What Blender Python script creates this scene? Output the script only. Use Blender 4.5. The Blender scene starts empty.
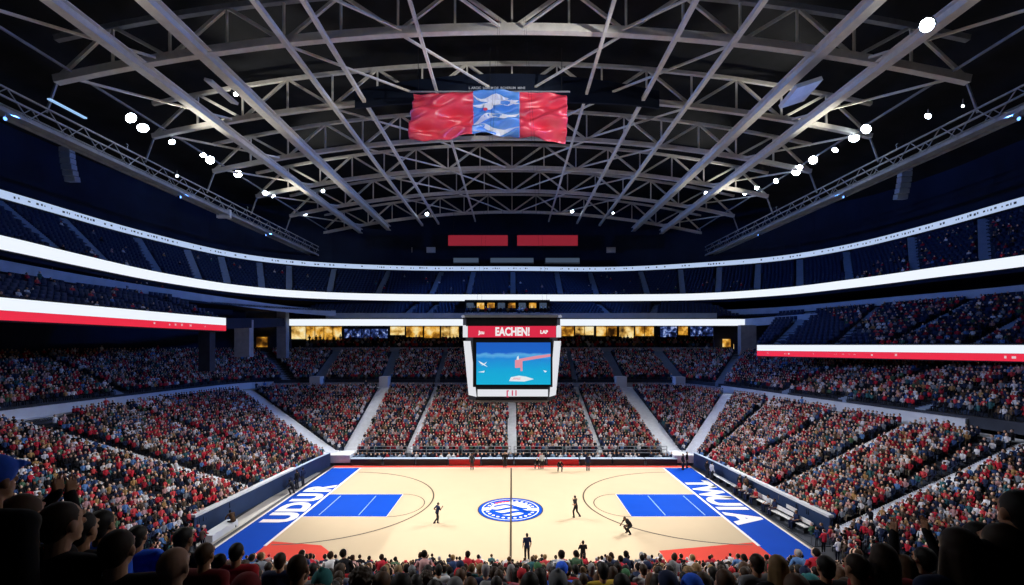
import bpy, bmesh, math, random
import numpy as np
from mathutils import Vector, Matrix, Euler
random.seed(7); rng = np.random.default_rng(11)
PI = math.pi; R = math.radians
SC = bpy.context.scene; COL = SC.collection
EYE = 12.6; FP = 450.0; HX, HY = 512.0, 345.0

# ------------------------------------------------------------------ render look
SC.view_settings.view_transform = 'Standard'; SC.view_settings.look = 'None'
SC.view_settings.gamma = 1; SC.view_settings.exposure = 0; SC.view_settings.use_curve_mapping = False
wd = bpy.data.worlds.new('night'); SC.world = wd; wd.use_nodes = True
wd.node_tree.nodes['Background'].inputs[0].default_value = (.02, .03, .06, 1)
wd.node_tree.nodes['Background'].inputs[1].default_value = .05

def at(px, py, d):
    return Vector(((px-HX)/FP*d, d, EYE+(HY-py)/FP*d))
def ground(px, py, z=0.0):
    d = FP*(EYE-z)/(py-HY); return Vector(((px-HX)/FP*d, d, z))

# ------------------------------------------------------------------ materials
def mat(name, col, rough=.6, metal=0., noise=0., nscale=3., spec=.3):
    m = bpy.data.materials.new(name); m.use_nodes = True
    nt = m.node_tree; b = nt.nodes['Principled BSDF']
    b.inputs['Roughness'].default_value = rough; b.inputs['Metallic'].default_value = metal
    b.inputs['Specular IOR Level'].default_value = spec
    if noise > 0:
        tc = nt.nodes.new('ShaderNodeTexCoord'); n = nt.nodes.new('ShaderNodeTexNoise')
        n.inputs['Scale'].default_value = nscale; n.inputs['Detail'].default_value = 4
        r = nt.nodes.new('ShaderNodeValToRGB')
        r.color_ramp.elements[0].position = .3; r.color_ramp.elements[1].position = .7
        r.color_ramp.elements[0].color = (*[c*(1-noise) for c in col], 1)
        r.color_ramp.elements[1].color = (*[min(1, c*(1+noise)) for c in col], 1)
        nt.links.new(tc.outputs['Object'], n.inputs['Vector']); nt.links.new(n.outputs['Fac'], r.inputs['Fac'])
        nt.links.new(r.outputs['Color'], b.inputs['Base Color'])
    else:
        b.inputs['Base Color'].default_value = (*col, 1)
    return m
def emit(name, col, s, base=(.02,.02,.02)):
    m = bpy.data.materials.new(name); m.use_nodes = True
    b = m.node_tree.nodes['Principled BSDF']
    b.inputs['Base Color'].default_value = (*base, 1); b.inputs['Roughness'].default_value = .5
    b.inputs['Emission Color'].default_value = (*col, 1); b.inputs['Emission Strength'].default_value = s
    return m
def objcol(name, rough=.7, weave=0.):
    m = bpy.data.materials.new(name); m.use_nodes = True
    nt = m.node_tree; b = nt.nodes['Principled BSDF']; oi = nt.nodes.new('ShaderNodeObjectInfo')
    b.inputs['Roughness'].default_value = rough; b.inputs['Specular IOR Level'].default_value = .25
    if weave:
        n = nt.nodes.new('ShaderNodeTexNoise'); n.inputs['Scale'].default_value = 40
        mx = nt.nodes.new('ShaderNodeMix'); mx.data_type = 'RGBA'; mx.blend_type = 'MULTIPLY'
        mx.inputs[0].default_value = weave
        tc = nt.nodes.new('ShaderNodeTexCoord')
        nt.links.new(tc.outputs['Object'], n.inputs['Vector'])
        nt.links.new(oi.outputs['Color'], mx.inputs[6]); nt.links.new(n.outputs['Color'], mx.inputs[7])
        nt.links.new(mx.outputs[2], b.inputs['Base Color'])
    else:
        nt.links.new(oi.outputs['Color'], b.inputs['Base Color'])
    return m
M = dict(
 concrete=mat('concrete', (.30,.32,.36), .85, noise=.15, nscale=1.5),
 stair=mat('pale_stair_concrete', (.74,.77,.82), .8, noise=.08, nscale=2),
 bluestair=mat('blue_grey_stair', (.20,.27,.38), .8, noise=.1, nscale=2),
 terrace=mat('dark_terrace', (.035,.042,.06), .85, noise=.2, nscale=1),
 deck=mat('navy_deck', (.012,.022,.05), .8, noise=.2, nscale=1),
 seat=mat('navy_seat_plastic', (.008,.022,.075), .55, noise=.15, nscale=2),
 whitewall=mat('white_parapet', (.62,.65,.70), .7, noise=.06, nscale=1),
 greywall=mat('blue_grey_parapet', (.34,.43,.56), .6, noise=.1, nscale=1),
 black=mat('black_metal', (.012,.013,.016), .5, .2, noise=.2, nscale=3),
 navy=mat('navy_wall', (.006,.014,.04), .9, noise=.3, nscale=.3),
 roof=mat('roof_deck', (.012,.013,.015), .95, noise=.4, nscale=.4),
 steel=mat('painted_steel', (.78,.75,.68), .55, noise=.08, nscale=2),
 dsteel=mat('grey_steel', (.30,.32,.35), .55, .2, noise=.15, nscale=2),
 wood=mat('maple_floor', (.505,.395,.262), .6, noise=.015, nscale=.6, spec=.08),
 blue=mat('court_blue', (.002,.055,.42), .7, noise=.05, nscale=.5, spec=.04),
 lblue=mat('pale_blue_line', (.25,.42,.80), .5),
 white=mat('white_paint', (.72,.72,.72), .5),
 red=mat('court_red', (.64,.065,.045), .7, noise=.05, nscale=.5, spec=.04),
 line=mat('dark_line', (.05,.035,.02), .5),
 slab=mat('arena_slab', (.06,.065,.08), .7, noise=.15, nscale=.8),
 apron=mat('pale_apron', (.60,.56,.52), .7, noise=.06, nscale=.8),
 padding=mat('navy_padding', (.010,.028,.085), .6, noise=.15, nscale=.8),
 table=mat('black_table', (.02,.022,.027), .5, noise=.1, nscale=2),
 redboard=mat('red_board', (.5,.03,.04), .5),
 flagred=mat('red_satin', (.86,.05,.10), .40, noise=.04, nscale=.7, spec=1.),
 flagblue=mat('blue_satin', (.10,.33,.85), .40, noise=.04, nscale=.7, spec=1.),
 flagwhite=mat('white_satin', (.85,.88,.95), .4),
 banner=mat('navy_banner', (.004,.010,.028), .7, noise=.1, nscale=.6),
 ribbon=emit('ribbon_white', (.86,.92,1.), 1.0),
 ribbonblue=emit('ribbon_pale_blue', (.55,.70,1.), .80),
 ribbonred=emit('ribbon_red', (.85,.018,.05), .95),
 ribbonmark=mat('ribbon_dark_mark', (.02,.03,.06), .6),
 pinkmark=emit('ribbon_pale_mark', (1,.75,.78), .7),
 lamp=emit('lamp_lens', (.80,.90,1.), 40.),
 farlamp=emit('work_lamp_lens', (.80,.90,1.), 14.),
 strip=emit('strip_lens', (.35,.60,1.), .9),
 warm=emit('warm_window', (1.,.55,.10), .75),
 warmpale=emit('warm_pale_window', (1.,.80,.42), .85),
 coolwin=emit('cool_window', (.35,.50,1.), .45),
 dimwin=emit('dim_window', (.20,.30,.48), .22),
 sbwhite=emit('board_white', (.92,.94,1.), .80),
 sbred=emit('board_red', (.85,.02,.07), .80),
 sbtext=emit('board_text', (1,.96,.96), .85),
 sbpink=emit('board_pink_text', (.80,.05,.15), .75),
 dimtext=emit('dim_text', (.8,.85,1), .35),
 wash=emit('added_wash_lens', (.15,.35,1.), 3.),  # lens of the added blue wash lamps
 pink=emit('screen_pink', (.95,.35,.45), .75),
 scrwhite=emit('screen_white', (.85,.95,1.), .85),
 dimred=emit('dim_red_panel', (.42,.02,.035), .55),
 skin=objcol('skin', .55), hair=objcol('hair', .6, .35), cloth=objcol('cloth', .85, .25),
 eye=mat('eye', (.02,.015,.012), .25),
 glass=mat('rail_glass', (.10,.14,.20), .2, noise=.1, nscale=1),
)
def glow_mat(name, ramp, s, scale):
    m = bpy.data.materials.new(name); m.use_nodes = True; nt = m.node_tree; b = nt.nodes['Principled BSDF']
    tc = nt.nodes.new('ShaderNodeTexCoord'); n = nt.nodes.new('ShaderNodeTexNoise'); n.inputs['Scale'].default_value = scale; n.inputs['Detail'].default_value = 3; n.inputs['Roughness'].default_value = .65
    r = nt.nodes.new('ShaderNodeValToRGB'); e = r.color_ramp.elements
    e[0].position, e[0].color = ramp[0][0], (*ramp[0][1],1); e[1].position, e[1].color = ramp[-1][0], (*ramp[-1][1],1)
    for p, c in ramp[1:-1]: k = e.new(p); k.color = (*c,1)
    nt.links.new(tc.outputs['Object'], n.inputs['Vector']); nt.links.new(n.outputs['Fac'], r.inputs['Fac']); nt.links.new(r.outputs['Color'], b.inputs['Emission Color'])
    b.inputs['Emission Strength'].default_value = s; b.inputs['Base Color'].default_value = (.02,.015,.01,1); return m
M['warm'] = glow_mat('warm_room', [(.34,(.02,.008,.002)),(.46,(.30,.12,.012)),(.54,(.85,.42,.05)),(.66,(1.,.80,.38))], .9, .42)
M['warmpale'] = glow_mat('warm_pale_room', [(.36,(.06,.03,.01)),(.46,(.60,.33,.07)),(.56,(1.,.72,.28)),(.66,(1.,.9,.6))], .9, .45)
M['coolwin'] = glow_mat('cool_room', [(.42,(.004,.006,.02)),(.54,(.03,.06,.25)),(.62,(.35,.5,1.)),(.70,(.9,.9,1.))], .7, 1.4)
# scoreboard screen: deep blue above, cyan below
def screen_mat():
    m = bpy.data.materials.new('video_screen'); m.use_nodes = True; nt = m.node_tree; b = nt.nodes['Principled BSDF']
    tc = nt.nodes.new('ShaderNodeTexCoord'); sp = nt.nodes.new('ShaderNodeSeparateXYZ'); r = nt.nodes.new('ShaderNodeValToRGB')
    n = nt.nodes.new('ShaderNodeTexNoise'); n.inputs['Scale'].default_value = 6; n.inputs['Detail'].default_value = 5
    ad = nt.nodes.new('ShaderNodeMath'); ad.operation = 'MULTIPLY_ADD'; ad.inputs[1].default_value = .16
    sb = nt.nodes.new('ShaderNodeMath'); sb.operation = 'SUBTRACT'; sb.inputs[1].default_value = .08
    e = r.color_ramp.elements
    e[0].position = 0; e[0].color = (.0,.42,.66,1); e[1].position = 1; e[1].color = (.005,.10,.50,1)
    for p, c in ((.35,(.0,.36,.66,1)), (.62,(.01,.24,.66,1)), (.70,(.10,.40,.74,1)), (.75,(.005,.12,.55,1))):
        k = e.new(p); k.color = c
    nt.links.new(tc.outputs['Generated'], sp.inputs[0]); nt.links.new(tc.outputs['Generated'], n.inputs['Vector'])
    nt.links.new(n.outputs['Fac'], ad.inputs[0]); nt.links.new(sp.outputs[2], ad.inputs[2])
    nt.links.new(ad.outputs[0], sb.inputs[0]); nt.links.new(sb.outputs[0], r.inputs[0])
    nt.links.new(r.outputs[0], b.inputs['Emission Color']); b.inputs['Emission Strength'].default_value = 1.
    b.inputs['Base Color'].default_value = (.01,.01,.02,1)
    return m
M['screen'] = screen_mat()
# steel with bolts etc kept plain; crowd uses each person's own colours
def crowd_mat():
    m = bpy.data.materials.new('crowd_clothes'); m.use_nodes = True; nt = m.node_tree; b = nt.nodes['Principled BSDF']
    a = nt.nodes.new('ShaderNodeAttribute'); a.attribute_name = 'Col'
    nt.links.new(a.outputs['Color'], b.inputs['Base Color']); b.inputs['Roughness'].default_value = .85
    b.inputs['Specular IOR Level'].default_value = .15
    return m
M['crowd'] = crowd_mat()

# ------------------------------------------------------------------ builders
def tag(o, label=None, cat=None, group=None, kind=None):
    if label: o['label'] = label
    if cat: o['category'] = cat
    if group: o['group'] = group
    if kind: o['kind'] = kind
    return o
def empty(name, loc=(0,0,0), label=None, cat=None, group=None):
    o = bpy.data.objects.new(name, None); COL.objects.link(o); o.location = loc
    o.empty_display_size = .2
    return tag(o, label, cat, group)
class MB:
    def __init__(s): s.v = []; s.f = []; s.m = []
    def add(s, vs, fs, mi=0):
        n = len(s.v); s.v += [tuple(v) for v in vs]
        for f in fs: s.f.append(tuple(i+n for i in f)); s.m.append(mi)
        return s
    def box(s, lo, hi, mi=0):
        x0,y0,z0 = lo; x1,y1,z1 = hi
        return s.add([(x0,y0,z0),(x1,y0,z0),(x1,y1,z0),(x0,y1,z0),(x0,y0,z1),(x1,y0,z1),(x1,y1,z1),(x0,y1,z1)],
              [(3,2,1,0),(4,5,6,7),(0,1,5,4),(1,2,6,5),(2,3,7,6),(3,0,4,7)], mi)
    def bar(s, p, q, w, h=None, mi=0, up=(0,0,1)):
        """rectangular bar from p to q, w across, h along 'up'"""
        p = Vector(p); q = Vector(q); h = h or w
        d = (q-p).normalized(); u = Vector(up)
        if abs(d.dot(u)) > .98: u = Vector((0,1,0))
        a = d.cross(u).normalized()*w/2; b = a.cross(d).normalized()*h/2
        vs = [p-a-b, p+a-b, p+a+b, p-a+b, q-a-b, q+a-b, q+a+b, q-a+b]
        return s.add(vs, [(0,1,2,3),(7,6,5,4),(1,0,4,5),(2,1,5,6),(3,2,6,7),(0,3,7,4)], mi)
    def tube(s, pts, r, n=8, mi=0, closed=False):
        pts = [Vector(p) for p in pts]; base = len(s.v); rings = []
        for i, p in enumerate(pts):
            d = (pts[min(i+1,len(pts)-1)]-pts[max(i-1,0)]).normalized()
            u = Vector((0,0,1)) if abs(d.z) < .95 else Vector((0,1,0))
            a = d.cross(u).normalized(); b = a.cross(d)
            rr = r[i] if isinstance(r, (list,tuple)) else r
            rings.append([p+a*math.cos(2*PI*k/n)*rr+b*math.sin(2*PI*k/n)*rr for k in range(n)])
        vs = [v for rg in rings for v in rg]; fs = []
        for i in range(len(rings)-1):
            for k in range(n):
                fs.append((i*n+k, i*n+(k+1)%n, (i+1)*n+(k+1)%n, (i+1)*n+k))
        fs.append(tuple(range(n-1,-1,-1))); fs.append(tuple((len(rings)-1)*n+k for k in range(n)))
        return s.add(vs, fs, mi)
    def sweep(s, pts, prof, mi=0):
        """profile [(outward, z)] (closed) swept along plan polyline pts [(x,y,z)]"""
        n = len(prof); vs = []
        for i, p in enumerate(pts):
            a = Vector(pts[max(i-1,0)]); b = Vector(pts[min(i+1,len(pts)-1)])
            t = (b-a); t.z = 0; t.normalize(); o = Vector((-t.y, t.x, 0))   # left of travel = outward (we travel clockwise from left side)
            for (w, z) in prof: vs.append(Vector(p)+o*w+Vector((0,0,z)))
        fs = []
        for i in range(len(pts)-1):
            for k in range(n):
                fs.append((i*n+k, (i+1)*n+k, (i+1)*n+(k+1)%n, i*n+(k+1)%n))
        fs.append(tuple(range(n))); fs.append(tuple((len(pts)-1)*n+k for k in range(n-1,-1,-1)))
        return s.add(vs, fs, mi)
    def ball(s, c, r, nu=16, nv=10, mi=0):
        rx,ry,rz = r if isinstance(r,(tuple,list)) else (r,r,r); vs = [(c[0],c[1],c[2]-rz)]
        for j in range(1,nv):
            t = -PI/2+PI*j/nv
            for i in range(nu): vs.append((c[0]+rx*math.cos(t)*math.cos(2*PI*i/nu), c[1]+ry*math.cos(t)*math.sin(2*PI*i/nu), c[2]+rz*math.sin(t)))
        vs.append((c[0],c[1],c[2]+rz)); fs = []
        for i in range(nu): fs.append((0,1+(i+1)%nu,1+i))
        for j in range(nv-2):
            for i in range(nu):
                a = 1+j*nu+i; b = 1+j*nu+(i+1)%nu; fs.append((a,b,b+nu,a+nu))
        l = len(vs)-1; k = 1+(nv-2)*nu
        for i in range(nu): fs.append((k+i,k+(i+1)%nu,l))
        return s.add(vs, fs, mi)
    def cap(s, p, q, r0, r1, n=12, mi=0):
        """tapered capsule"""
        p = Vector(p); q = Vector(q); d = (q-p); L = d.length; d.normalize()
        u = Vector((0,0,1)) if abs(d.z) < .9 else Vector((1,0,0)); a = d.cross(u).normalized(); b = a.cross(d)
        prof = [(-r0*math.cos(t), r0*math.sin(t)) for t in (0.02,.5,1.0)]+[(0,r0),(L,r1)]+[(L+r1*math.cos(t), r1*math.sin(t)) for t in (1.0,.5,.02)]
        vs = []
        for (x, r) in prof:
            for k in range(n): vs.append(p+d*x+a*math.cos(2*PI*k/n)*r+b*math.sin(2*PI*k/n)*r)
        fs = []
        for i in range(len(prof)-1):
            for k in range(n): fs.append((i*n+k, i*n+(k+1)%n, (i+1)*n+(k+1)%n, (i+1)*n+k))
        fs.append(tuple(range(n-1,-1,-1))); fs.append(tuple((len(prof)-1)*n+k for k in range(n)))
        return s.add(vs, fs, mi)
    def mesh(s, name, mats, smooth=False):
        me = bpy.data.meshes.new(name); me.from_pydata(s.v, [], s.f)
        for m in (mats if isinstance(mats, list) else [mats]): me.materials.append(m)
        if any(s.m): me.polygons.foreach_set('material_index', s.m)
        if smooth: me.polygons.foreach_set('use_smooth', [True]*len(s.f))
        me.update(); return me
    def build(s, name, mats, parent=None, smooth=False, world=None):
        """vertices are world coordinates unless a parent is given; then they are moved into the parent's frame"""
        org = None
        if parent is not None and world:
            pl = parent.location.copy(); s.v = [(v[0]-pl.x, v[1]-pl.y, v[2]-pl.z) for v in s.v]
        me = s.mesh(name, mats, smooth)
        o = bpy.data.objects.new(name, me); COL.objects.link(o)
        if parent is not None: o.parent = parent
        return o
def bevel(o, w=.03, seg=2):
    b = o.modifiers.new('bevel', 'BEVEL'); b.width = w; b.segments = seg; b.limit_method = 'ANGLE'; return o
def struct(name, mb, mats, smooth=False):
    o = mb.build(name, mats, smooth=smooth); o['kind'] = 'structure'; return o
def spline(pts, n=6):
    """Catmull-Rom through points of any dimension"""
    P = [np.array(p, float) for p in pts]; out = []
    for i in range(len(P)-1):
        p0 = P[max(i-1,0)]; p1 = P[i]; p2 = P[i+1]; p3 = P[min(i+2,len(P)-1)]
        for k in range(n):
            t = k/n
            out.append(.5*((2*p1)+(-p0+p2)*t+(2*p0-5*p1+4*p2-p3)*t*t+(-p0+3*p1-3*p2+p3)*t**3))
    out.append(P[-1]); return out
def text_mb(mb, s, origin, right, up, size, mi=0, bold=.0, align='CENTER', sx=1., lift=0., thick=0.):
    """flat lettering put into mb: capital height about size"""
    c = bpy.data.curves.new('lettering', 'FONT'); c.body = s; c.size = size*1.38; c.align_x = align; c.offset = bold
    c.resolution_u = 3; c.extrude = thick
    o = bpy.data.objects.new('lettering', c); COL.objects.link(o)
    dg = bpy.context.evaluated_depsgraph_get(); me = bpy.data.meshes.new_from_object(o.evaluated_get(dg))
    right = Vector(right).normalized(); up = Vector(up).normalized(); nn = right.cross(up)
    org = Vector(origin)+nn*lift
    vs = [org+right*(v.co.x*sx)+up*v.co.y+nn*v.co.z for v in me.vertices]
    mb.add(vs, [tuple(p.vertices) for p in me.polygons], mi)
    bpy.data.objects.remove(o); bpy.data.curves.remove(c); bpy.data.meshes.remove(me)
ORD = ['','first','second','third','fourth','fifth','sixth','seventh','eighth','ninth','tenth','eleventh','twelfth','thirteenth','fourteenth','fifteenth','sixteenth',
       'seventeenth','eighteenth','nineteenth','twentieth']
def ordw(n):
    if n <= 20: return ORD[n]
    t = {2:'twenty',3:'thirty',4:'forty',5:'fifty',6:'sixty'}; th = {2:'twentieth',3:'thirtieth',4:'fortieth',5:'fiftieth',6:'sixtieth'}
    return th[n//10] if n%10 == 0 else t[n//10]+'-'+ORD[n%10]

# ================================================================== CAMERA
cd = bpy.data.cameras.new('camera'); cam = bpy.data.objects.new('camera', cd); COL.objects.link(cam)
cam.location = (0,0,EYE); cam.rotation_euler = (PI/2,0,0); cd.sensor_width = 36; cd.lens = FP/1024*36
cd.shift_y = (HY-292.5)/1024; cd.clip_start = .05; cd.clip_end = 400; SC.camera = cam

# ================================================================== FLOOR AND COURT
struct('floor', MB().box((-60,-12,-.5),(60,100,-.06)), M['slab'])
def poly(mb, pts, z, mi, th=.012):
    n = len(pts)
    a = sum(pts[i][0]*pts[(i+1)%n][1]-pts[(i+1)%n][0]*pts[i][1] for i in range(n))
    if a < 0: pts = pts[::-1]
    vs = [(x,y,z-th) for x,y in pts]+[(x,y,z) for x,y in pts]
    fs = [tuple(range(n-1,-1,-1)), tuple(range(n,2*n))]+[(i,(i+1)%n,n+(i+1)%n,n+i) for i in range(n)]
    mb.add(vs, fs, mi)
def stripe(mb, pts, w, z, mi):
    """painted line along points, one strip"""
    vs = []; 
    for i, p in enumerate(pts):
        a = Vector(pts[max(i-1,0)]); b = Vector(pts[min(i+1,len(pts)-1)]); t = (b-a).normalized(); o = Vector((-t.y,t.x))*w/2
        vs += [(p[0]+o.x,p[1]+o.y,z),(p[0]-o.x,p[1]-o.y,z)]
    mb.add(vs, [(2*i+1,2*i+3,2*i+2,2*i) for i in range(len(pts)-1)], mi)
YN, YF, XB, XO = 25.6, 46.1, 15.5, 18.5
root = empty('basketball_court', (0,36,0), 'cream basketball court with blue ends, red corners and a round blue centre emblem', 'court')
pm = MB().box((-XO-.1,YN,-.06),(XO+.1,YF+.9,0))
pm.build('wood_floor', M['wood'], root, world=True)
cm = MB()   # slots: 0 blue 1 white 2 red 3 line 4 pale blue 5 wood
for s in (-1,1):
    poly(cm, [(s*XB,YN),(s*XO,YN),(s*XO,YF),(s*XB,YF)], .004, 0)
    stripe(cm, [(s*(XO-.06),YN),(s*(XO-.06),YF)], .14, .008, 1)
    stripe(cm, [(s*XB,YN+2.6),(s*XB,YF)], .20, .008, 1)
poly(cm, [(-XB,28.9),(-12,28.3),(-11,27.3),(-11,YN),(-XB,YN)], .005, 2)
poly(cm, [(XB,28.75),(9,27.55),(9,YN),(XB,YN)], .005, 2)
poly(cm, [(-XO,YF+.12),(XO,YF+.12),(XO,YF+.85),(-XO,YF+.85)], .005, 2)
stripe(cm, [(-XO,YF+.04),(XO,YF+.04)], .14, .009, 1)
for s in (-1,1):
    k = 9.2 if s < 0 else 8.75
    poly(cm, [(s*15.42,33.0),(s*k,33.0),(s*k,38.0),(s*15.42,38.0)], .006, 0)
    stripe(cm, [(s*15.42,33.0),(s*k,33.0),(s*k,38.0),(s*15.42,38.0)], .07, .009, 1)
    for xx in (14.3, 11.35): stripe(cm, [(s*xx,33.3),(s*xx,37.6)], .07, .010, 4)
    stripe(cm, [(s*(k-2.25*math.sin(t)), 35.5+2.5*math.cos(t)) for t in np.linspace(0,PI,25)], .08, .009, 3)
    a = 9.0 if s < 0 else 9.6
    stripe(cm, [(s*(15.45-a*math.sin(t)), 36.45+8.1*math.cos(t)) for t in np.linspace(.03,PI-.03,48)], .12, .009, 3)
stripe(cm, [(-.08,YN),(-.08,YF)], .13, .016, 3)
cm.build('painted_lines', [M['blue'],M['white'],M['red'],M['line'],M['lblue']], root, world=True)
lm = MB()
for i, (ch, y) in enumerate(zip('UDUR', (32.9,35.0,37.2,39.4))):
    text_mb(lm, ch, (-15.85,y,0), (0,1,0), (-1,0,0), 2.1, 0, bold=.16, sx=.95, lift=.011)
for i, (ch, y) in enumerate(zip('TWUIA', (40.9,38.6,36.3,34.7,32.7))):
    text_mb(lm, ch, (15.95,y,0), (0,-1,0), (1,0,0), 2.2, 0, bold=.15, sx=1.0, lift=.011)
lm.build('lettering', M['white'], root, world=True)
em = MB()   # round emblem
def disc(mb, cx, cy, r, z, mi, r0=0, a0=0, a1=2*PI, n=48):
    A = np.linspace(a0,a1,n)
    vs = [(cx+r*math.cos(a),cy+r*math.sin(a),z) for a in A]+[(cx+r0*math.cos(a),cy+r0*math.sin(a),z) for a in A]
    mb.add(vs, [(i,i+1,n+i+1,n+i) for i in range(n-1)], mi)
cx, cy = -.12, 34.55
disc(em,cx,cy,2.52,.010,3,2.42); disc(em,cx,cy,2.43,.010,0,0.01)
disc(em,cx,cy,2.2,.0115,1,0.01); disc(em,cx,cy,2.12,.0125,0,1.62,.1,3.0); disc(em,cx,cy,2.12,.0125,0,1.35,3.3,6.1)
for i in range(26):                     # ring of little white marks
    a = 2*PI*i/26+.07
    if 1.75 < a < 2.4: continue
    disc(em,cx+1.8*math.cos(a),cy+1.8*math.sin(a),.13,.0135,1,.03,0,2*PI,9)
for i, a in enumerate((1.72,1.9,2.08,2.26)):
    disc(em,cx+1.72*math.cos(a),cy+1.62*math.sin(a),.17,.0138,2,.02,0,2*PI,9)
for j, (yy, ww) in enumerate(((-.75,1.35),(-.1,1.5),(.55,1.3))):   # three swept waves
    stripe(em, [(cx+x, cy+yy+.32*math.sin(x*2.3+j*1.2)-.12*x) for x in np.linspace(-ww,ww,18)], .42-.06*j, .0145, 0)
em.build('centre_emblem', [M['blue'],M['white'],M['red'],M['ribbonmark']], root, world=True)

# pale apron strips beside the court
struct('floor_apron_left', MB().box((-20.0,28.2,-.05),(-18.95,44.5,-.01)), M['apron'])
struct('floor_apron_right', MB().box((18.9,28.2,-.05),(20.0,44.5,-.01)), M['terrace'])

# ================================================================== SEATING BOWL
Z0, Z1, Z2, Z3 = .8, 6.4, 7.5, 11.5
A = [(-21.8,22.7),(-20.8,29),(-20.3,36),(-19.6,44.5),(-19.1,47.3),(-18.5,48.5),(-17.4,49),(-11,49),(0,49),(9.5,49),(17.3,49),(18.4,48.5),(19.1,47.3),(19.6,44.5),(20.3,36),(21,29),(22.2,22.7)]
B = [(-41.5,10),(-40.6,29),(-40,36),(-39,46),(-36.5,61),(-30.5,64.4),(-18.5,65),(-11,65),(0,65),(9.5,65),(16.5,65),(23.5,63.6),(26.6,56),(28.2,47.5),(30.4,36),(32,29),(34.5,10)]
B2 = [(-43,10),(-42,29),(-41.4,36),(-40.4,46.5),(-38,62.3),(-31.5,66.2),(-19,66.5),(-11,66.5),(0,66.5),(9.5,66.5),(16.8,66.5),(24.8,65.2),(28,57),(29.7,47.6),(32,36),(33.5,29),(36,10)]
C = [(-54,6),(-52,29),(-51.5,36),(-51,48),(-48,66),(-40,74.5),(-19.5,75),(-11,75),(0,75),(9.5,75),(17,75),(33,74.5),(42,64),(44,52),(48,36),(50,29),(52,6)]
def lerp2(P, Q, t): return [(p[0]*(1-t)+q[0]*t, p[1]*(1-t)+q[1]*t) for p,q in zip(P,Q)]
def densify(P, n=5): return [tuple(p) for p in spline(P, n)]
def terrace(name, P, Q, z0, z1, N, m, i0=0, i1=None):
    P = P[i0:i1]; Q = Q[i0:i1]; mb = MB(); n = len(P)
    vs = []; 
    for r in range(N+1):
        L = lerp2(P, Q, r/N)
        zt = z0+(z1-z0)*r/N; zb = z0+(z1-z0)*max(r-1,0)/N if r else z0-.8
        vs += [(x,y,zb) for x,y in L]+[(x,y,zt) for x,y in L]
    fs = []
    for r in range(2*N+1):
        for i in range(n-1): fs.append((r*n+i+1, r*n+i, (r+1)*n+i, (r+1)*n+i+1))
    mb.add(vs, fs); return struct(name, mb, m)
NL, NU = 28, 17
terrace('floor_lower_left', densify(A), densify(B), Z0, Z1, NL, M['terrace'], 0, 21)
terrace('floor_lower_far', densify(A), densify(B), Z0, Z1, NL, M['terrace'], 20, 61)
terrace('floor_lower_right', densify(A), densify(B), Z0, Z1, NL, M['terrace'], 60, None)
terrace('floor_middle_left', densify(B2), densify(C), Z2, Z3, NU, M['terrace'], 0, 21)
terrace('floor_middle_far', densify(B2), densify(C), Z2, Z3, NU, M['terrace'], 20, 61)
terrace('floor_middle_right', densify(B2), densify(C), Z2, Z3, NU, M['terrace'], 60, None)
dB, dB2, dC, dA = densify(B), densify(B2), densify(C), densify(A)
def band(P, Q, z, th, name, m):
    n = len(P); vs = [(x,y,z-th) for x,y in P]+[(x,y,z-th) for x,y in Q]+[(x,y,z) for x,y in P]+[(x,y,z) for x,y in Q]
    fs = []
    for i in range(n-1): fs += [(i,i+1,n+i+1,n+i),(2*n+i+1,2*n+i,3*n+i,3*n+i+1),(i+1,i,2*n+i,2*n+i+1),(n+i,n+i+1,3*n+i+1,3*n+i)]
    return struct(name, MB().add(vs, fs), m)
band(dB, dB2, Z1+.02, .3, 'floor_walkway', M['stair'])
for nm, sl in (('left', slice(4,24)), ('far', slice(23,60)), ('right', slice(59,74))):
    P = [(x,y,0) for x,y in dB2[sl]]
    struct('wall_parapet_'+nm, MB().sweep(P, [(0,Z1),(-.25,Z1),(-.25,Z2+(-.22 if nm!='far' else -.45)),(0,Z2+(-.22 if nm!='far' else -.45))]), M['whitewall' if nm != 'far' else 'concrete'])

# ---- near stand (the one the camera is in)
SL, RD, YF0 = .445, .85, 25.0       # slope, row depth, front edge of first row
NR = 33
def near_tread(k): return SL*RD*k               # row k counted up from the court
def near_y(k): return YF0-RD*(k+1)              # back edge of row k
def xlim(z, side):
    t = (z-Z0)/(Z1-Z0)
    return (-21.8+t*(-41.5+21.8)) if side < 0 else (22.2+t*(34.5-22.2))
mb = MB()
for k in range(NR):
    z = near_tread(k); y0 = near_y(k); xl = max(xlim(z,-1), -42); xr = min(xlim(z,1), 42)
    mb.add([(xl,y0,z-.5),(xr,y0,z-.5),(xr,y0+RD,z-.5),(xl,y0+RD,z-.5),(xl,y0,z),(xr,y0,z),(xr,y0+RD,z),(xl,y0+RD,z)],
           [(3,2,1,0),(4,5,6,7),(0,1,5,4),(1,2,6,5),(2,3,7,6),(3,0,4,7)])
struct('floor_near', mb, M['terrace'])
mb = MB()
for k in range(NR-3):
    z = near_tread(k); y0 = near_y(k); xl = max(xlim(z,-1), -42)+.3; xr = min(xlim(z,1), 42)-.3
    mb.box((xl,y0+.03,z+.36),(xr,y0+.40,z+.43)); 
    for x in np.arange(xl+.4, xr, 2.2): mb.box((x-.04,y0+.1,z),(x+.04,y0+.34,z+.36))
ob = struct('trim_bench_rows', mb, M['seat'])

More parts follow.
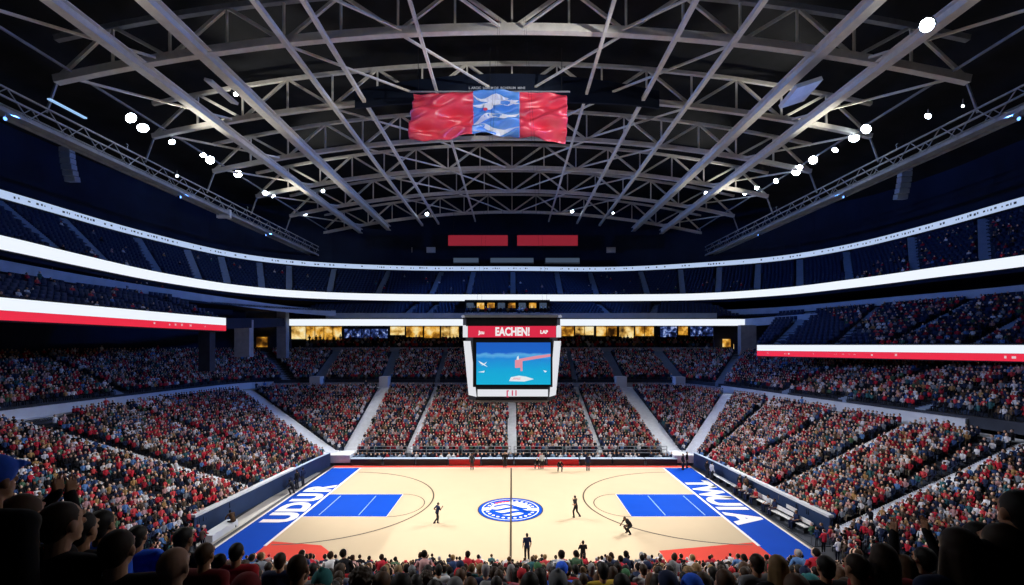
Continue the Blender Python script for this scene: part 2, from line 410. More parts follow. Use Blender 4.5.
# ---- aisles (stairs) : segments in plan, bottom -> top
lower_aisles = [((-20.9,31),(-40.4,31),.75),((-20.3,36),(-40,36),1.1),((-19.7,43.2),(-39.2,44.5),.65),((-18.9,47.6),(-36.3,61.2),1.9),((-17.7,49),(-18.4,65),1.7),
   ((-11.3,49),(-10.8,65),.7),((0,49),(0,65),1.05),((9.6,49),(9.2,65),.65),((17.5,49),(16.3,65),2.1),((18.9,47.7),(26.7,55.5),1.6),((19.5,45.5),(28,48.6),.75),((19.9,41),(29.5,40.3),.85),((20.3,35.6),(30.6,34.6),.95),((21,28.6),(32.2,28),.95)]
mid_aisles = [((-41.4,36),(-51.5,36),.9),((-40.6,46.5),(-51,48),.9),((-33,66.3),(-41,74.4),1.5),((-28.5,66.3),(-29,75),1.5),((-18.6,66.5),(-19.3,75),1.4),((-11,66.5),(-11,75),.7),((9.3,66.5),(9.3,75),.7),((15.9,66.5),(15.6,75),1.5),((24.4,65.4),(24.2,75),1.6),((27.5,59.5),(37,73),1.2),((29.5,48.5),(44,54),.9),((30.8,42),(46,43),.9),((32.2,35.5),(48,36),.9)]
def stairs(p, q, z0, z1, n, w, m, name='aisle_stairs'):
    P = Vector((*p,0)); Q = Vector((*q,0)); d = (Q-P); L = d.length; d.normalize(); s = Vector((-d.y,d.x,0))*w/2
    mb = MB()
    for i in range(n*3):
        a = P+d*(L*i/(3*n)); b = P+d*(L*(i+1)/(3*n)); z = z0+(z1-z0)*(i+1)/(3*n)+.03
        vs = [v+Vector((0,0,zz)) for zz in (z-.5,z) for v in (a-s,a+s,b+s,b-s)]
        mb.add(vs, [(3,2,1,0),(4,5,6,7),(0,1,5,4),(1,2,6,5),(2,3,7,6),(3,0,4,7)])
    return struct(name, mb, m)
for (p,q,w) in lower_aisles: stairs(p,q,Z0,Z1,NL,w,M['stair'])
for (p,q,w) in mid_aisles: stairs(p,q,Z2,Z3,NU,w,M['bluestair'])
# corner landings and portal blocks
for s in (-1,1):
    struct('floor_landing', MB().box((s*18.35-1.3,47.3,.2),(s*18.35+1.3,49.6,1.02)), M['stair'])
for (x,y,w) in ((-28.6,65.2,1.5),(-18.6,65.2,1.3),(15.9,65.2,1.5),(24.2,64.6,1.4)):
    struct('wall_portal', MB().box((x-w/2,y,Z1),(x+w/2,y+1.5,Z1+1.6)), M['whitewall'])

# ================================================================== CROWD TEMPLATE AND PLACEMENT
def person_template():
    """small seated figure, faces +Y, floor at 0; returns verts, faces, part ids (0 skin,1 hair,2 top,3 legs)"""
    V = []; F = []; Pn = []
    def addmb(mb, pid):
        n = len(V); V.extend(mb.v); F.extend([tuple(i+n for i in f) for f in mb.f]); Pn.extend([pid]*len(mb.v))
    t = MB(); t.tube([(0,-.02,.42),(0,-.02,.60),(0,0,.86),(0,0,1.0),(0,0,1.06)], [.15,.15,.185,.17,.07], 6); addmb(t,2)
    for s in (-1,1):
        a = MB(); a.tube([(s*.19,0,1.0),(s*.25,.06,.76),(s*.15,.26,.66)], [.06,.052,.045], 4); addmb(a,2)
        a = MB(); a.tube([(s*.09,0,.50),(s*.11,.40,.50),(s*.11,.42,.06)], [.085,.07,.05], 4); addmb(a,3)
    h = MB().ball((0,.03,1.20), (.095,.115,.13), 7, 5); addmb(h,0)
    h = MB().ball((0,-.022,1.235), (.10,.11,.115), 7, 5); addmb(h,1)
    return np.array(V), F, np.array(Pn)
TV, TF, TP = person_template()
TSV = TV.copy()                                        # standing version: stretch legs
low = TSV[:,2] < .55
TSV[TP==3,1] *= .12; 
TSV[:,2] = np.where(TP==3, np.where(TV[:,1]>.3, np.where(TV[:,2]<.3, .05, .45), .88), TV[:,2]+.42)
pal_top = [((.50,.025,.045),15),((.62,.07,.08),7),((.30,.02,.035),8),((.02,.03,.07),18),((.03,.06,.16),9),((.010,.010,.014),18),((.72,.72,.76),13),((.22,.24,.28),11),((.04,.13,.15),6),((.10,.22,.48),4),((.40,.24,.10),3),((.52,.30,.30),5),((.10,.07,.05),7),((.07,.14,.08),3)]
pal_hair = [((.012,.009,.008),50),((.035,.02,.012),25),((.10,.055,.025),10),((.30,.2,.09),5),((.35,.35,.36),6),((.5,.03,.04),6),((.55,.55,.58),5)]
pal_skin = [((.72,.47,.35),45),((.50,.28,.17),25),((.22,.11,.065),12),((.80,.60,.48),18)]
pal_leg = [((.012,.016,.03),45),((.03,.05,.10),25),((.01,.01,.01),20),((.2,.17,.13),10)]
def pick(p): return random.choices([c for c,_ in p], [w for _,w in p])[0]
crowd = []      # (x,y,z,facing,scale,standing,top,hair,skin,leg)
def segdist(p, a, b):
    a = np.array(a); b = np.array(b); p = np.array(p); ab = b-a; t = np.clip(np.dot(p-a,ab)/np.dot(ab,ab),0,1); return np.linalg.norm(a+ab*t-p)
def fill(P, Q, z0, z1, N, aisles, pitch=.5, dens=1., rows=None, palette=None, stand=.04, mask=None, off=.35, psc=1.):
    for r in (rows or range(N)):
        L = lerp2(P, Q, (r+off)/N); z = z0+(z1-z0)*r/N
        step = 0
        for i in range(len(L)-1):
            a = np.array(L[i]); b = np.array(L[i+1]); d = b-a; ln = np.linalg.norm(d)
            if ln < 1e-6: continue
            d /= ln
            while step < ln:
                p = a+d*step; step += pitch*random.uniform(.92,1.08)
                if random.random() > dens: continue
                if abs(p[0]) > 1.22*p[1]+1.5 or p[1] < 4: continue
                if mask and not mask(p): continue
                if any(segdist(p,A_,B_) < w/2+.07 for A_,B_,w in aisles): continue
                face = math.atan2(d[0], d[1])   # travel direction -> right normal faces the court
                ang = math.atan2(d[1], d[0])    # row direction
                crowd.append((p[0]+random.uniform(-.05,.05), p[1]+random.uniform(-.07,.07), z, ang+PI+random.uniform(-.3,.3), random.uniform(.66,.78)*psc, random.random()<stand,
                              pick(palette or pal_top), pick(pal_hair), pick(pal_skin), pick(pal_leg)))
            step -= ln
def not_vom(p): return not (29.3 < p[1] < 30.3 and p[0] > 25.5)
def not_left_door(p): return not (p[0] < -37.8 and 36 < p[1] < 40)
fill(dA, dB, Z0, Z1, NL, lower_aisles, .36, .99, mask=lambda p: not_vom(p) and not_left_door(p))
fill(dB2, dC, Z2, Z3, NU, mid_aisles, .37, .95, rows=list(range(NU)))

# ================================================================== UPPER DECKS
E = [(-40,12),(-41.5,25),(-42.3,37),(-43.3,45),(-44,56),(-41.5,68),(-34,76),(-20,80),(0,80.5),(20,80.5),(33.5,78.5),(42.7,71.3),(47.2,61),(49.5,52),(51.5,45),(53,34),(54,20)]
F = [(-52,12),(-52.5,27),(-52.5,40),(-52.4,48),(-51.8,62),(-48,77),(-38,86),(-20,90.5),(0,91),(21,91.5),(37,86.5),(48,80),(53.5,70),(55,58),(55,48),(56,34),(57,20)]
dE, dF = densify(E), densify(F)
ZE, ZF = 21.3, 27.3
terrace('floor_upper_left', dE, dF, ZE, ZF, 12, M['deck'], 0, 31)
terrace('floor_upper_far', dE, dF, ZE, ZF, 12, M['deck'], 30, 51)
terrace('floor_upper_right', dE, dF, ZE, ZF, 12, M['deck'], 50, None)
def offset(P, w):
    out = []
    for i in range(len(P)):
        a = np.array(P[max(i-1,0)]); b = np.array(P[min(i+1,len(P)-1)]); t = (b-a)/np.linalg.norm(b-a)
        out.append((P[i][0]-t[1]*w, P[i][1]+t[0]*w))
    return out
band(dE, offset(dE, 9), 20.35, .35, 'ceiling_upper_slab', M['navy'])
# empty folding seats on the dark decks : nobody could count them
seats = []
def seat_rows(P, Q, z0, z1, N, aisles, dens=1., off=.55):
    for r in range(N):
        L = lerp2(P, Q, (r+off)/N); z = z0+(z1-z0)*r/N; step = 0
        for i in range(len(L)-1):
            a = np.array(L[i]); b = np.array(L[i+1]); d = b-a; ln = np.linalg.norm(d); d /= max(ln,1e-6)
            while step < ln:
                p = a+d*step; step += .58
                if abs(p[0]) > 1.22*p[1]+1.5 or random.random() > dens: continue
                if any(segdist(p,A_,B_) < w/2+.2 for A_,B_,w in aisles): continue
                seats.append((p[0],p[1],z,math.atan2(d[1],d[0])+PI))
            step -= ln
# upper aisles by where they start along the deck front
up_aisles = []
n_up = len(dE)
def cross_at(P, x):     # index fraction on E by bearing x/y
    best = min(range(len(P)), key=lambda i: abs(P[i][0]/P[i][1]-x)); return best
for px in (60,106,159,199,228,262,289,329,377,431,468,513,561,597,648,683,718,757,800,850,915,985):
    v = (px-HX)/FP
    for i in range(n_up-1):
        r0 = dE[i][0]/dE[i][1]; r1 = dE[i+1][0]/dE[i+1][1]
        if r0 <= v < r1:
            t = (v-r0)/(r1-r0)
            p = tuple(np.array(dE[i])*(1-t)+np.array(dE[i+1])*t); q = tuple(np.array(dF[i])*(1-t)+np.array(dF[i+1])*t)
            up_aisles.append((p,q,.95)); break
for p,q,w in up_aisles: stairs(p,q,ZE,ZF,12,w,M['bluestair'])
seat_rows(dE, dF, ZE, ZF, 12, up_aisles)
fill(dE, dF, ZE, ZF, 12, up_aisles, .55, .30, rows=list(range(10)), mask=lambda p: p[0] > 40 and p[1] < 62)
fill(dE, dF, ZE, ZF, 12, up_aisles, .55, .03, mask=lambda p: p[0] < 40, rows=list(range(9)))

# left club deck
DL = [(-35.2,12),(-35.1,25),(-35,35),(-35,45),(-34.7,54.3)]
D2L = [(-41.8,12),(-42.2,25),(-42.7,36.5),(-43.2,45),(-41.5,54.5)]
D2Lz = [19.4,19.4,19.2,19.0,18.8]
def deck(name, P, Q, z0, zq, N, m):
    P = densify(P); Q = densify(Q); zq = [float(a[0]) for a in spline([(z,) for z in zq], 5)]
    mb = MB(); n = len(P); vs = []
    for r in range(N+1):
        L = lerp2(P,Q,r/N)
        zt = [z0+(zz-z0)*r/N for zz in zq]; zb = [z0+(zz-z0)*max(r-1,0)/N if r else z0-.5 for zz in zq]
        vs += [(x,y,z) for (x,y),z in zip(L,zb)]+[(x,y,z) for (x,y),z in zip(L,zt)]
    fs = []
    for r in range(2*N+1):
        for i in range(n-1): fs.append((r*n+i+1, r*n+i, (r+1)*n+i, (r+1)*n+i+1))
    # underside
    k = len(vs); vs += [(x,y,z0-.5) for x,y in P]+[(x,y,z-.6) for (x,y),z in zip(Q,zq)]
    for i in range(n-1): fs.append((k+i,k+i+1,k+n+i+1,k+n+i))
    mb.add(vs, fs); return struct(name, mb, m)
deck('floor_club_left', DL, D2L, 15.3, [z-.7 for z in D2Lz], 7, M['deck'])
DR = [(30.6,56),(33.5,51),(37,45),(42,37),(46,28),(50,18)]
D2R = [(42.8,71.6),(45.5,65),(48,56),(51,47),(53,36),(55,20)]
deck('floor_club_right', DR, D2R, 12.3, [17.3,17.4,17.5,17.6,17.7,17.7], 13, M['deck'])
clubL_aisles = [((-35,40.5),(-43,37),.8),((-35,46),(-43,43.5),.8),((-34.9,52),(-42,51),.8)]
clubR_aisles = [((32.4,55.2),(44.5,67),1.3),((35.6,49.5),(47.5,58),.9),((37.8,45.3),(50.5,49),.8),((41,40.2),(52,42),.8)]
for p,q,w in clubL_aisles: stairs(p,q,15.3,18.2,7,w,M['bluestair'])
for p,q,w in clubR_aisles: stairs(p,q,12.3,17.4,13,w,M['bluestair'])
seat_rows(densify(DL), densify(D2L), 15.3, 18.3, 7, clubL_aisles)
seat_rows(densify(DR), densify(D2R), 12.3, 17.5, 13, clubR_aisles)
fill(densify(DL), densify(D2L), 15.3, 18.3, 7, clubL_aisles, .55, .18)
fill(densify(DR), densify(D2R), 12.3, 17.5, 13, clubR_aisles, .55, .8, mask=lambda p: p[0] > 36.5+ (p[1]-45)*.4)
# far club seats
FC0 = [(-36,72.8),(-18,72.8),(0,72.8),(18,72.8),(37,72.8)]; FC1 = [(-33,80.3),(-18,81.5),(0,82),(18,82),(34,80)]
deck('floor_club_far', FC0, FC1, 16.95, [20.1]*5, 8, M['deck'])
far_aisles = [((-17.6,72.8),(-17,82),.9),((-14,72.8),(-13.3,82),.9),((16.2,72.8),(15.5,82),.9),((22.5,72.8),(26.5,82),1.0)]
for p,q,w in far_aisles: stairs(p,q,16.95,20.1,8,w,M['bluestair'])
seat_rows(densify(FC0), densify(FC1), 16.95, 20.1, 8, far_aisles+[((-8,72),(-8,83),3),((-3,72),(-3,83),7),((4,72),(4,83),5)])

# parapets D2 (blue-grey) ------------------------------------------------
d2l = spline([(-41.8,12,19.4),(-42.2,25,19.4),(-42.7,36.5,19.3),(-43.2,45,19.2),(-42,53.3,19.0),(-38,61.7,18.5),(-33.5,68,18.0),(-28,71.5,17.7)], 6)
struct('wall_parapet_club_left', MB().sweep(d2l, [(.25,-.5),(0,-.5),(0,.45),(.25,.45)]), M['greywall'])
d2r = spline([(27,79.2,18.2),(36,76,18.1),(42.8,71.6,18.2),(45.5,65,18.2),(48,56,18.2),(51,47,18.2),(53,36,18.3),(55,20,18.3)], 6)
struct('wall_parapet_club_right', MB().sweep(d2r, [(.25,-.5),(0,-.5),(0,.45),(.25,.45)]), M['greywall'])
# rows of people just above those parapets
fill(densify(D2L), offset(densify(D2L),3), 18.8, 19.4, 2, [], .6, .4)
band([p[:2] for p in map(tuple,d2l)], offset([tuple(p[:2]) for p in d2l],8), 18.3, .3, 'floor_box_left', M['deck'])
band([tuple(p[:2]) for p in d2r], offset([tuple(p[:2]) for p in d2r],8), 17.7, .3, 'floor_box_right', M['deck'])

# ---- walls behind everything
oF = offset(dF, 1.2)
for nm, a, b in (('left',0,32),('far',31,50),('right',49,len(oF))):
    P = [(x,y,0) for x,y in oF[a:b]]
    struct('wall_'+nm, MB().sweep(P, [(.4,-.4),(0,-.4),(0,44),(.4,44)]), M['navy'])
# concourse walls right behind the middle bowl
oC = offset(dC, 2.0)
band(dC, oC, Z3, .3, 'floor_concourse', M['terrace'])
for nm, a, b in (('left',0,24),('right',56,len(oC))):
    struct('wall_concourse_'+nm, MB().sweep([(x,y,0) for x,y in oC[a:b]], [(.3,Z3-.3),(0,Z3-.3),(0,19 if nm=='left' else 12.9),(.3,19 if nm=='left' else 12.9)]), M['navy'])
# far suites: floor, back wall, slab over
struct('floor_suite', MB().box((-37,75.6,11.2),(38,83.5,11.9)), M['terrace'])
struct('wall_suite', MB().box((-44,83.2,11.9),(44,83.6,20)), M['navy'])
struct('wall_suite_parapet', MB().box((-36.5,75.5,11.3),(37.5,75.75,12.2)), M['concrete'])
struct('ceiling_suite_slab', MB().box((-37,72.3,16.0),(38,83.2,16.6)), M['navy'])
for r, (y,z) in enumerate(((77.0,11.9),(78.0,12.25),(79.0,12.6))):
    if r: struct('floor_suite_step', MB().box((-36.5,y-.4,11.9),(37.5,y+.6+(3 if r==2 else 0),z)), M['terrace'])
    for x in np.arange(-35.5,36.5,.6):
        if abs(x-0) < 1: pass
        if random.random() < .85: crowd.append((x+random.uniform(-.1,.1),y,z,PI,random.uniform(.95,1.05),r==2 and random.random()<.6,pick(pal_top),pick(pal_hair),pick(pal_skin),pick(pal_leg)))
# lit openings of the suites
wi = 0
def window(px0, px1, py0, py1, d, m, frame=True, nm=None):
    global wi; wi += 1
    a = at(px0,py1,d); b = at(px1,py0,d); mb = MB()
    mb.box((a.x,d,a.z),(b.x,d+.08,b.z),0)
    w = .10; mb.box((a.x-w,d-.08,a.z-w),(b.x+w,d+.02,a.z),1); mb.box((a.x-w,d-.08,b.z),(b.x+w,d+.02,b.z+w),1)
    k = max(1,int((b.x-a.x)/1.6))
    for i in range(k+1):
        x = a.x+(b.x-a.x)*i/k; mb.box((x-w/2,d-.08,a.z),(x+w/2,d+.02,b.z),1)
    return struct('window_%d' % wi, mb, [m, M['black']])
for (a,b,c,e,m) in ((291,306,326.5,339,'warmpale'),(306,342,326.5,340,'warm'),(344,388,329,338,'coolwin'),(390,405,326.5,335,'warmpale'),(406,423,326.5,337,'warm'),(424,440,326.5,338,'warm'),(441,459,326.5,338,'warmpale'),
        (560,574,326.5,336,'warm'),(575,594,326.5,335,'warmpale'),(596,617,326.5,336,'warm'),(619,634,326.5,338,'warmpale'),(635,654,326.5,336,'warm'),(660,677,326.5,337,'coolwin'),(678,688,326.5,335,'warm'),(690,716,326.5,336,'coolwin')):
    window(a,b,c,e,83.0,M[m])
window(722,731,339,347,74.5,M['warm']); window(733,737,344,349,74.5,M['warmpale'])
window(258,272,319,327,74.0,M['warmpale']); window(256,268,337,347,74.0,M['warm'])
struct('wall_corner_left', MB().box((-44,74.3,11),(-36.6,74.7,19)), M['terrace'])
struct('wall_corner_right', MB().box((33.6,74.8,11),(44,75.2,16)), M['terrace'])
# pillars at the ends of the suites and under the left club deck
pi_ = 0
for (px,w,d,z0,z1) in ((283,1.5,71.5,10.5,18.6),(244,2.0,60.5,11.0,16.0),(207,1.3,53.5,9.5,14.4),(747,2.4,70.5,9.5,15.7),(815,.5,63,13.5,16.8)):
    x = (px-HX)/FP*d
    struct('pillar', MB().box((x-w/2,d-.5,z0),(x+w/2,d+.5,z1)), M['terrace' if px == 207 else 'concrete'])
# press box behind the scoreboard
pb = empty('press_box', (-.7,77.5,17), 'glazed press box with warm lit windows above the far suites, behind the scoreboard', 'press box')
MB().box((-8,76.2,17.0),(6.4,80.6,17.6)).box((-8,76.2,19.9),(6.4,80.8,20.25)).box((-8,80.3,17.6),(6.4,80.6,19.9)).box((-8.1,76.2,17.6),(-7.9,80.4,19.9)).box((6.3,76.2,17.6),(6.5,80.4,19.9)).build('box_shell', M['black'], pb, world=True)
for i in range(8):
    x0 = -7.8+i*1.77
    MB().box((x0+.08,76.3,18.7 if i%2 else 18.9),(x0+1.3,76.36,19.75)).build('window_pane', M['warm' if i in (1,2,4,6) else 'dimwin'], pb, world=True)
MB().box((-8,76.1,17.6),(6.4,76.2,18.15)).build('front_panel', M['greywall'], pb, world=True)
for r in range(1):
    for x in np.arange(-7.5,6.2,.62):
        if random.random() < .8: crowd.append((x,75.2,17.75,PI,1,False,pick(pal_top),pick(pal_hair),pick(pal_skin),pick(pal_leg)))

# ================================================================== RIBBON BOARDS
def marks(mb, pts, zc, h, mi, spans, facing=-1):
    """small dark dashes like tiny lettering along the board; spans = list of (i0,i1,density)"""
    for (i0,i1,dn) in spans:
        for i in range(i0, min(i1,len(pts)-1)):
            a = Vector(pts[i]); b = Vector(pts[i+1]); t = b-a; L = t.length; t.normalize(); o = Vector((-t.y,t.x,0))
            s = .2
            while s < L-.3:
                w = random.uniform(.10,.30); hh = h*random.uniform(.2,.38)
                if random.random() < dn:
                    p = a+t*s-o*.06; q = p+t*w; zz = zc+random.uniform(-.06,.06)*h
                    mb.add([(p.x,p.y,p.z+zz-hh/2),(q.x,q.y,q.z+zz-hh/2),(q.x,q.y,q.z+zz+hh/2),(p.x,p.y,p.z+zz+hh/2)], [(0,1,2,3)], mi)
                s += w+random.uniform(.12,.3)
def ribbon(name, pts, z0, z1, mats, label, mk=None, thick=.3, mid=None, zz=None):
    r = empty(name, (pts[len(pts)//2][0],pts[len(pts)//2][1],z0), label, 'ribbon board')
    MB().sweep(pts, [(thick,z0-.12),(.03,z0-.12),(.03,z1+.10),(thick,z1+.10)]).build('housing', M['black'], r, world=True)
    if mid is None:
        MB().sweep(pts, [(.03,z0),(-.04,z0),(-.04,z1),(.03,z1)]).build('lit_panel', mats[0], r, world=True)
    else:
        MB().sweep(pts, [(.03,mid),(-.04,mid),(-.04,z1),(.03,z1)]).build('lit_panel', mats[0], r, world=True)
        MB().sweep(pts, [(.03,z0),(-.06,z0),(-.06,mid-.02),(.03,mid-.02)]).build('red_panel', mats[1], r, world=True)
    if mk:
        m = MB()
        for (zc,h,mat_,spans) in mk: marks(m, pts, zc, h, 0, spans)
        if m.v: m.build('lettering', mk[0][2], r, world=True)
    return r
P3 = lambda P: [(x,y,0) for x,y in P]
ribbon('ribbon_board', P3(offset(dF,-.5)), 27.55, 28.4, [M['ribbonblue']], 'long pale blue ribbon board around the top edge of the upper deck',
       [(28.0,.75,M['ribbonmark'],[(5,22,.65),(22,40,.35),(40,58,.35),(58,76,.65)])])
ribbon('ribbon_board', P3(offset(dE,-.35)), 20.45, 21.6, [M['ribbon']], 'long bright white ribbon board along the front of the upper deck',
       [(21.0,1.0,M['ribbonmark'],[(71,78,.35)])])
ribbon('ribbon_board', [(x,72.2,0) for x in np.linspace(-36.2,37.4,12)], 15.7, 16.75, [M['ribbon']], 'straight white ribbon board over the far suites behind the scoreboard', None)
dl = densify(DL); dr = densify(DR)
ribbon('ribbon_board', P3(offset(dl,-.15)), 14.3, 15.85, [M['ribbon'],M['ribbonred']], 'white over red ribbon board on the left club balcony', [(14.7,.6,M['pinkmark'],[(14,19,.35)])], mid=14.98)
ribbon('ribbon_board', P3(offset(dr,-.15)), 11.25, 12.6, [M['ribbon'],M['ribbonred']], 'white over red ribbon board on the right club balcony', [(11.6,.6,M['pinkmark'],[(1,12,.30),(14,17,.35)])], mid=11.9)
# corner slab bands
struct('trim_slab_left', MB().bar((-34.7,54.4,15.2),(-36.2,71.8,16.2),.4,1.3), M['navy'])
struct('trim_slab_right', MB().bar((37.5,72.3,16.2),(42.3,62.5,16.4),.4,1.2), M['greywall'])
# railing glass above the far suites
struct('wall_rail_far', MB().box((-30,72.5,16.9),(33,72.56,17.75)), M['greywall'])

# ================================================================== ROOF
struct('ceiling', MB().sweep([(-62,-14,0),(-62,106,0)], [(0,0)]*3) if False else
       MB().add([(x,y,44.0-.0028*x*x) for y in (-14,106) for x in np.linspace(-64,64,17)], [(i,i+1,17+i+1,17+i) for i in range(16)]), M['roof'])
def zarc(x): return 38.6-.0030*x*x
TR = [27.5, 37.0, 47.0, 56.5, 66.0, 76.0, 88.0]
XE = 37.5
xs = np.linspace(-XE, XE, 17)
for ti, y in enumerate(TR):
    t = empty('roof_truss', (0,y,zarc(0)), '%s steel arch truss across the roof counting away from the camera' % ordw(ti+1), 'truss', 'steel arch trusses of the roof')
    w = .55 if ti < 2 else .42
    mb = MB()
    for a, b in zip(np.linspace(-XE,XE,33)[:-1], np.linspace(-XE,XE,33)[1:]): mb.bar((a,y,zarc(a)),(b+.02,y,zarc(b)),w,w*1.15)
    mb.build('bottom_chord', M['steel'], t, world=True)
    mb = MB()
    for a, b in zip(np.linspace(-XE,XE,33)[:-1], np.linspace(-XE,XE,33)[1:]): mb.bar((a,y,zarc(a)+3.4),(b+.02,y,zarc(b)+3.4),w*.75,w*.8)
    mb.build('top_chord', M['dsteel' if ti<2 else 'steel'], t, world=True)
    for i in range(16):
        x0, x1 = xs[i], xs[i+1]; up = (i % 2 == 0)
        p = (x0,y,zarc(x0)+(0 if up else 3.4)); q = (x1,y,zarc(x1)+(3.4 if up else 0))
        MB().bar(p,q,.24,.24).build('web_member', M['steel'], t, world=True)
        if i: MB().bar((x0,y,zarc(x0)),(x0,y,zarc(x0)+3.4),.16,.16).build('web_member', M['steel'], t, world=True)
BX = [(-30.2,.75,'outermost','left'),(-24.9,.85,'second outermost','left'),(-18.3,.38,'third','left'),(-15.0,.34,'fourth','left'),(-7.5,.26,'innermost','left'),
      (7.5,.26,'innermost','right'),(13.3,.34,'fourth','right'),(17.9,.38,'third','right'),(24.8,.80,'second outermost','right'),(30.0,.75,'outermost','right')]
for x, w, wh, sd in BX:
    zb = zarc(x)-.55
    b = empty('roof_beam', (x,50,zb), '%s long steel beam running away from the camera on the %s half of the roof' % (wh, sd), 'beam', 'long steel roof beams')
    big = w > .5
    m = MB()
    if big:     # I-section
        m.bar((x,10,zb-w*.5),(x,97,zb-w*.5),w,.07).bar((x,10,zb+w*.5),(x,97,zb+w*.5),w,.07).bar((x,10,zb),(x,97,zb),.06,w)
    else: m.bar((x,20,zb),(x,92,zb),w,w)
    m.build('girder', M['steel'], b, world=True)
    if big:
        for y in TR: MB().bar((x,y,zb+w*.5),(x,y,zb+w*.5+.5),.2,.2).build('hanger', M['dsteel'], b, world=True)
# diagonal brace rods between neighbouring trusses, below the bottom chords
names = ['outer left','left','inner left','inner right','right','outer right']
for bi in range(len(TR)-1):
    y0, y1 = TR[bi], TR[bi+1]
    for j, (xa, xb) in enumerate(((-36,-29),(-18.6,-9),(-9,-1),(9,1),(18.2,9),(36,29))):
        p = (xa,y0+.4,zarc(xa)-.1); q = (xb,y1-.4,zarc(xb)-.1)
        o = MB().bar(p,q,.17,.17).build('brace_rod', M['steel'])
        tag(o, '%s diagonal brace rod between the %s and %s roof trusses' % (names[j], ORD[bi+1], ORD[bi+2]), 'brace', 'diagonal roof brace rods')
# catwalks low on each side
for s, sd in ((-1,'left'),(1,'right')):
    x = s*38.3; c = empty('catwalk', (x,50,30.6), 'long grey lighting catwalk hanging under the %s edge of the roof' % sd, 'catwalk', 'lighting catwalks')
    MB().box((x-.7,14,30.1),(x+.7,92,30.25)).build('walkway_deck', M['dsteel'], c, world=True)
    for xo in (-.7,.7):
        for zz in (30.0,31.0,31.7):
            MB().bar((x+xo,14,zz),(x+xo,92,zz),.14,.22 if zz<30.5 else .12).build('rail', M['dsteel'], c, world=True)
        m = MB()
        yy = 14
        while yy < 90:
            m.bar((x+xo,yy,30.1),(x+xo,yy+1.5,31.7),.06,.06); m.bar((x+xo,yy+1.5,31.7),(x+xo,yy+3,30.1),.06,.06); yy += 3
        m.build('lattice', M['dsteel'], c, world=True)
    for y in TR: MB().bar((x,y,31.7),(x-s*.9,y,zarc(x)),.14,.14).build('hanger', M['dsteel'], c, world=True)
    # lamp rail
    lr = empty('lamp_rail', (s*36,55,34.9), 'pipe carrying the row of floodlights above the %s catwalk' % sd, 'rail', 'floodlight pipes')
    MB().bar((s*36,12,34.95),(s*36,90,34.95),.16,.16).build('pipe', M['dsteel'], lr, world=True)
    for y in TR: MB().bar((s*36,y,34.95),(s*36,y,zarc(36)+.1),.1,.1).build('hanger', M['dsteel'], lr, world=True)
# ================================================================== FLOODLIGHTS
def floodlight(px, py, x, target, label, watt, size=.5, strong=True, blend=.45, cone=46, zfix=None, d=None, off=(0,0)):
    d = d or abs(x)*FP/abs(px-HX); p = at(px,py,d); p.x = x if x is not None else p.x
    r = empty('floodlight', p, label, 'floodlight', 'floodlights under the roof')
    dv = (Vector(target)-p).normalized(); q = dv.to_track_quat('Z','Y').to_matrix()
    def loc(mb): mb.v = [tuple(q @ Vector(v)) for v in mb.v]; return mb
    hs = MB().tube([(0,0,-.35),(0,0,-.3),(0,0,-.08),(0,0,.0)], [size*.35,size*.45,size*.55,size*.58], 14); loc(hs).build('housing', M['black'], r, smooth=False)
    fins = MB()
    for k in range(-2,3): fins.box((k*size*.14-.012,-size*.3,-.5),(k*size*.14+.012,size*.3,-.34))
    loc(fins).build('cooling_fins', M['black'], r)
    ln = MB().tube([(0,0,.0),(0,0,.03),(0,0,.05)], [size*.55,size*.5,size*.3], 14); loc(ln).build('lens', M['lamp' if strong else 'farlamp'], r)
    MB().bar((0,0,0),(0,0,.6),.05).build('bracket', M['dsteel'], r)
    if watt:
        l = bpy.data.lights.new('flood_beam', 'SPOT'); l.energy = watt; l.spot_size = R(cone); l.spot_blend = blend; l.shadow_soft_size = size*.5
        l.color = (1.,.98,.955)
        o = bpy.data.objects.new('flood_beam', l); COL.objects.link(o); o.location = p+dv*.12
        o.rotation_euler = (-dv).to_track_quat('Z','Y').to_euler()
    return r
left = [(131,118,37),(143,128,33),(172,142,43),(210,160,29),(203,155,48),(238,174,35),(265,193,40),(273,196,49),(305,214,31)]
right = [(866,129,37),(854,138,33),(835,150,43),(813,160,29),(800,167,48),(796,172,35),(776,181,40),(757,188,49),(745,193,31)]
W = 24500; CONE = 47
for i, (px,py,ty) in enumerate(left):
    floodlight(px,py,-36, ((6,-12,-2)[i%3],ty,0), '%s floodlight of the left roof row counting from the camera' % ordw(i+1), W, .85 if i in (0,1,3,5) else .55, cone=CONE, blend=.55)
for i, (px,py,ty) in enumerate(right):
    floodlight(px,py,36, ((-6,12,2)[i%3],ty,0), '%s floodlight of the right roof row counting from the camera' % ordw(i+1), W, .85 if i in (0,1,3,5) else .55, cone=CONE, blend=.55)
for sgn, sd_ in ((-1,'left'),(1,'right')):  # unseen lamps added along each row to light near crowd and side stands
    for yy_, tx_, ty_, tz_, w_, cn_, nm_ in ((26.5,sgn*-23,34,1,18000,33,'just outside the frame'),(22,sgn*-4,19,3,21000,46,'over the near stand'),(16,sgn*4,20,3,24000,50,'nearest the camera, over the near stand')):
        d_ = yy_; floodlight(HX+sgn*36/d_*FP, HY-22.3/d_*FP, sgn*36, (tx_,ty_,tz_), 'added unseen floodlight extending the %s roof row %s' % (sd_, nm_), w_, .5, cone=cn_, blend=.7, d=d_)
floodlight(HX-20/24*FP,HY-19/24*FP,None,(-2,43,34.5),'added unseen floodlight under the left roof beam aimed at the cloth banner',7000,.5,d=24,cone=30,blend=.6)  # unseen lamp pair added above the view to brighten the banner
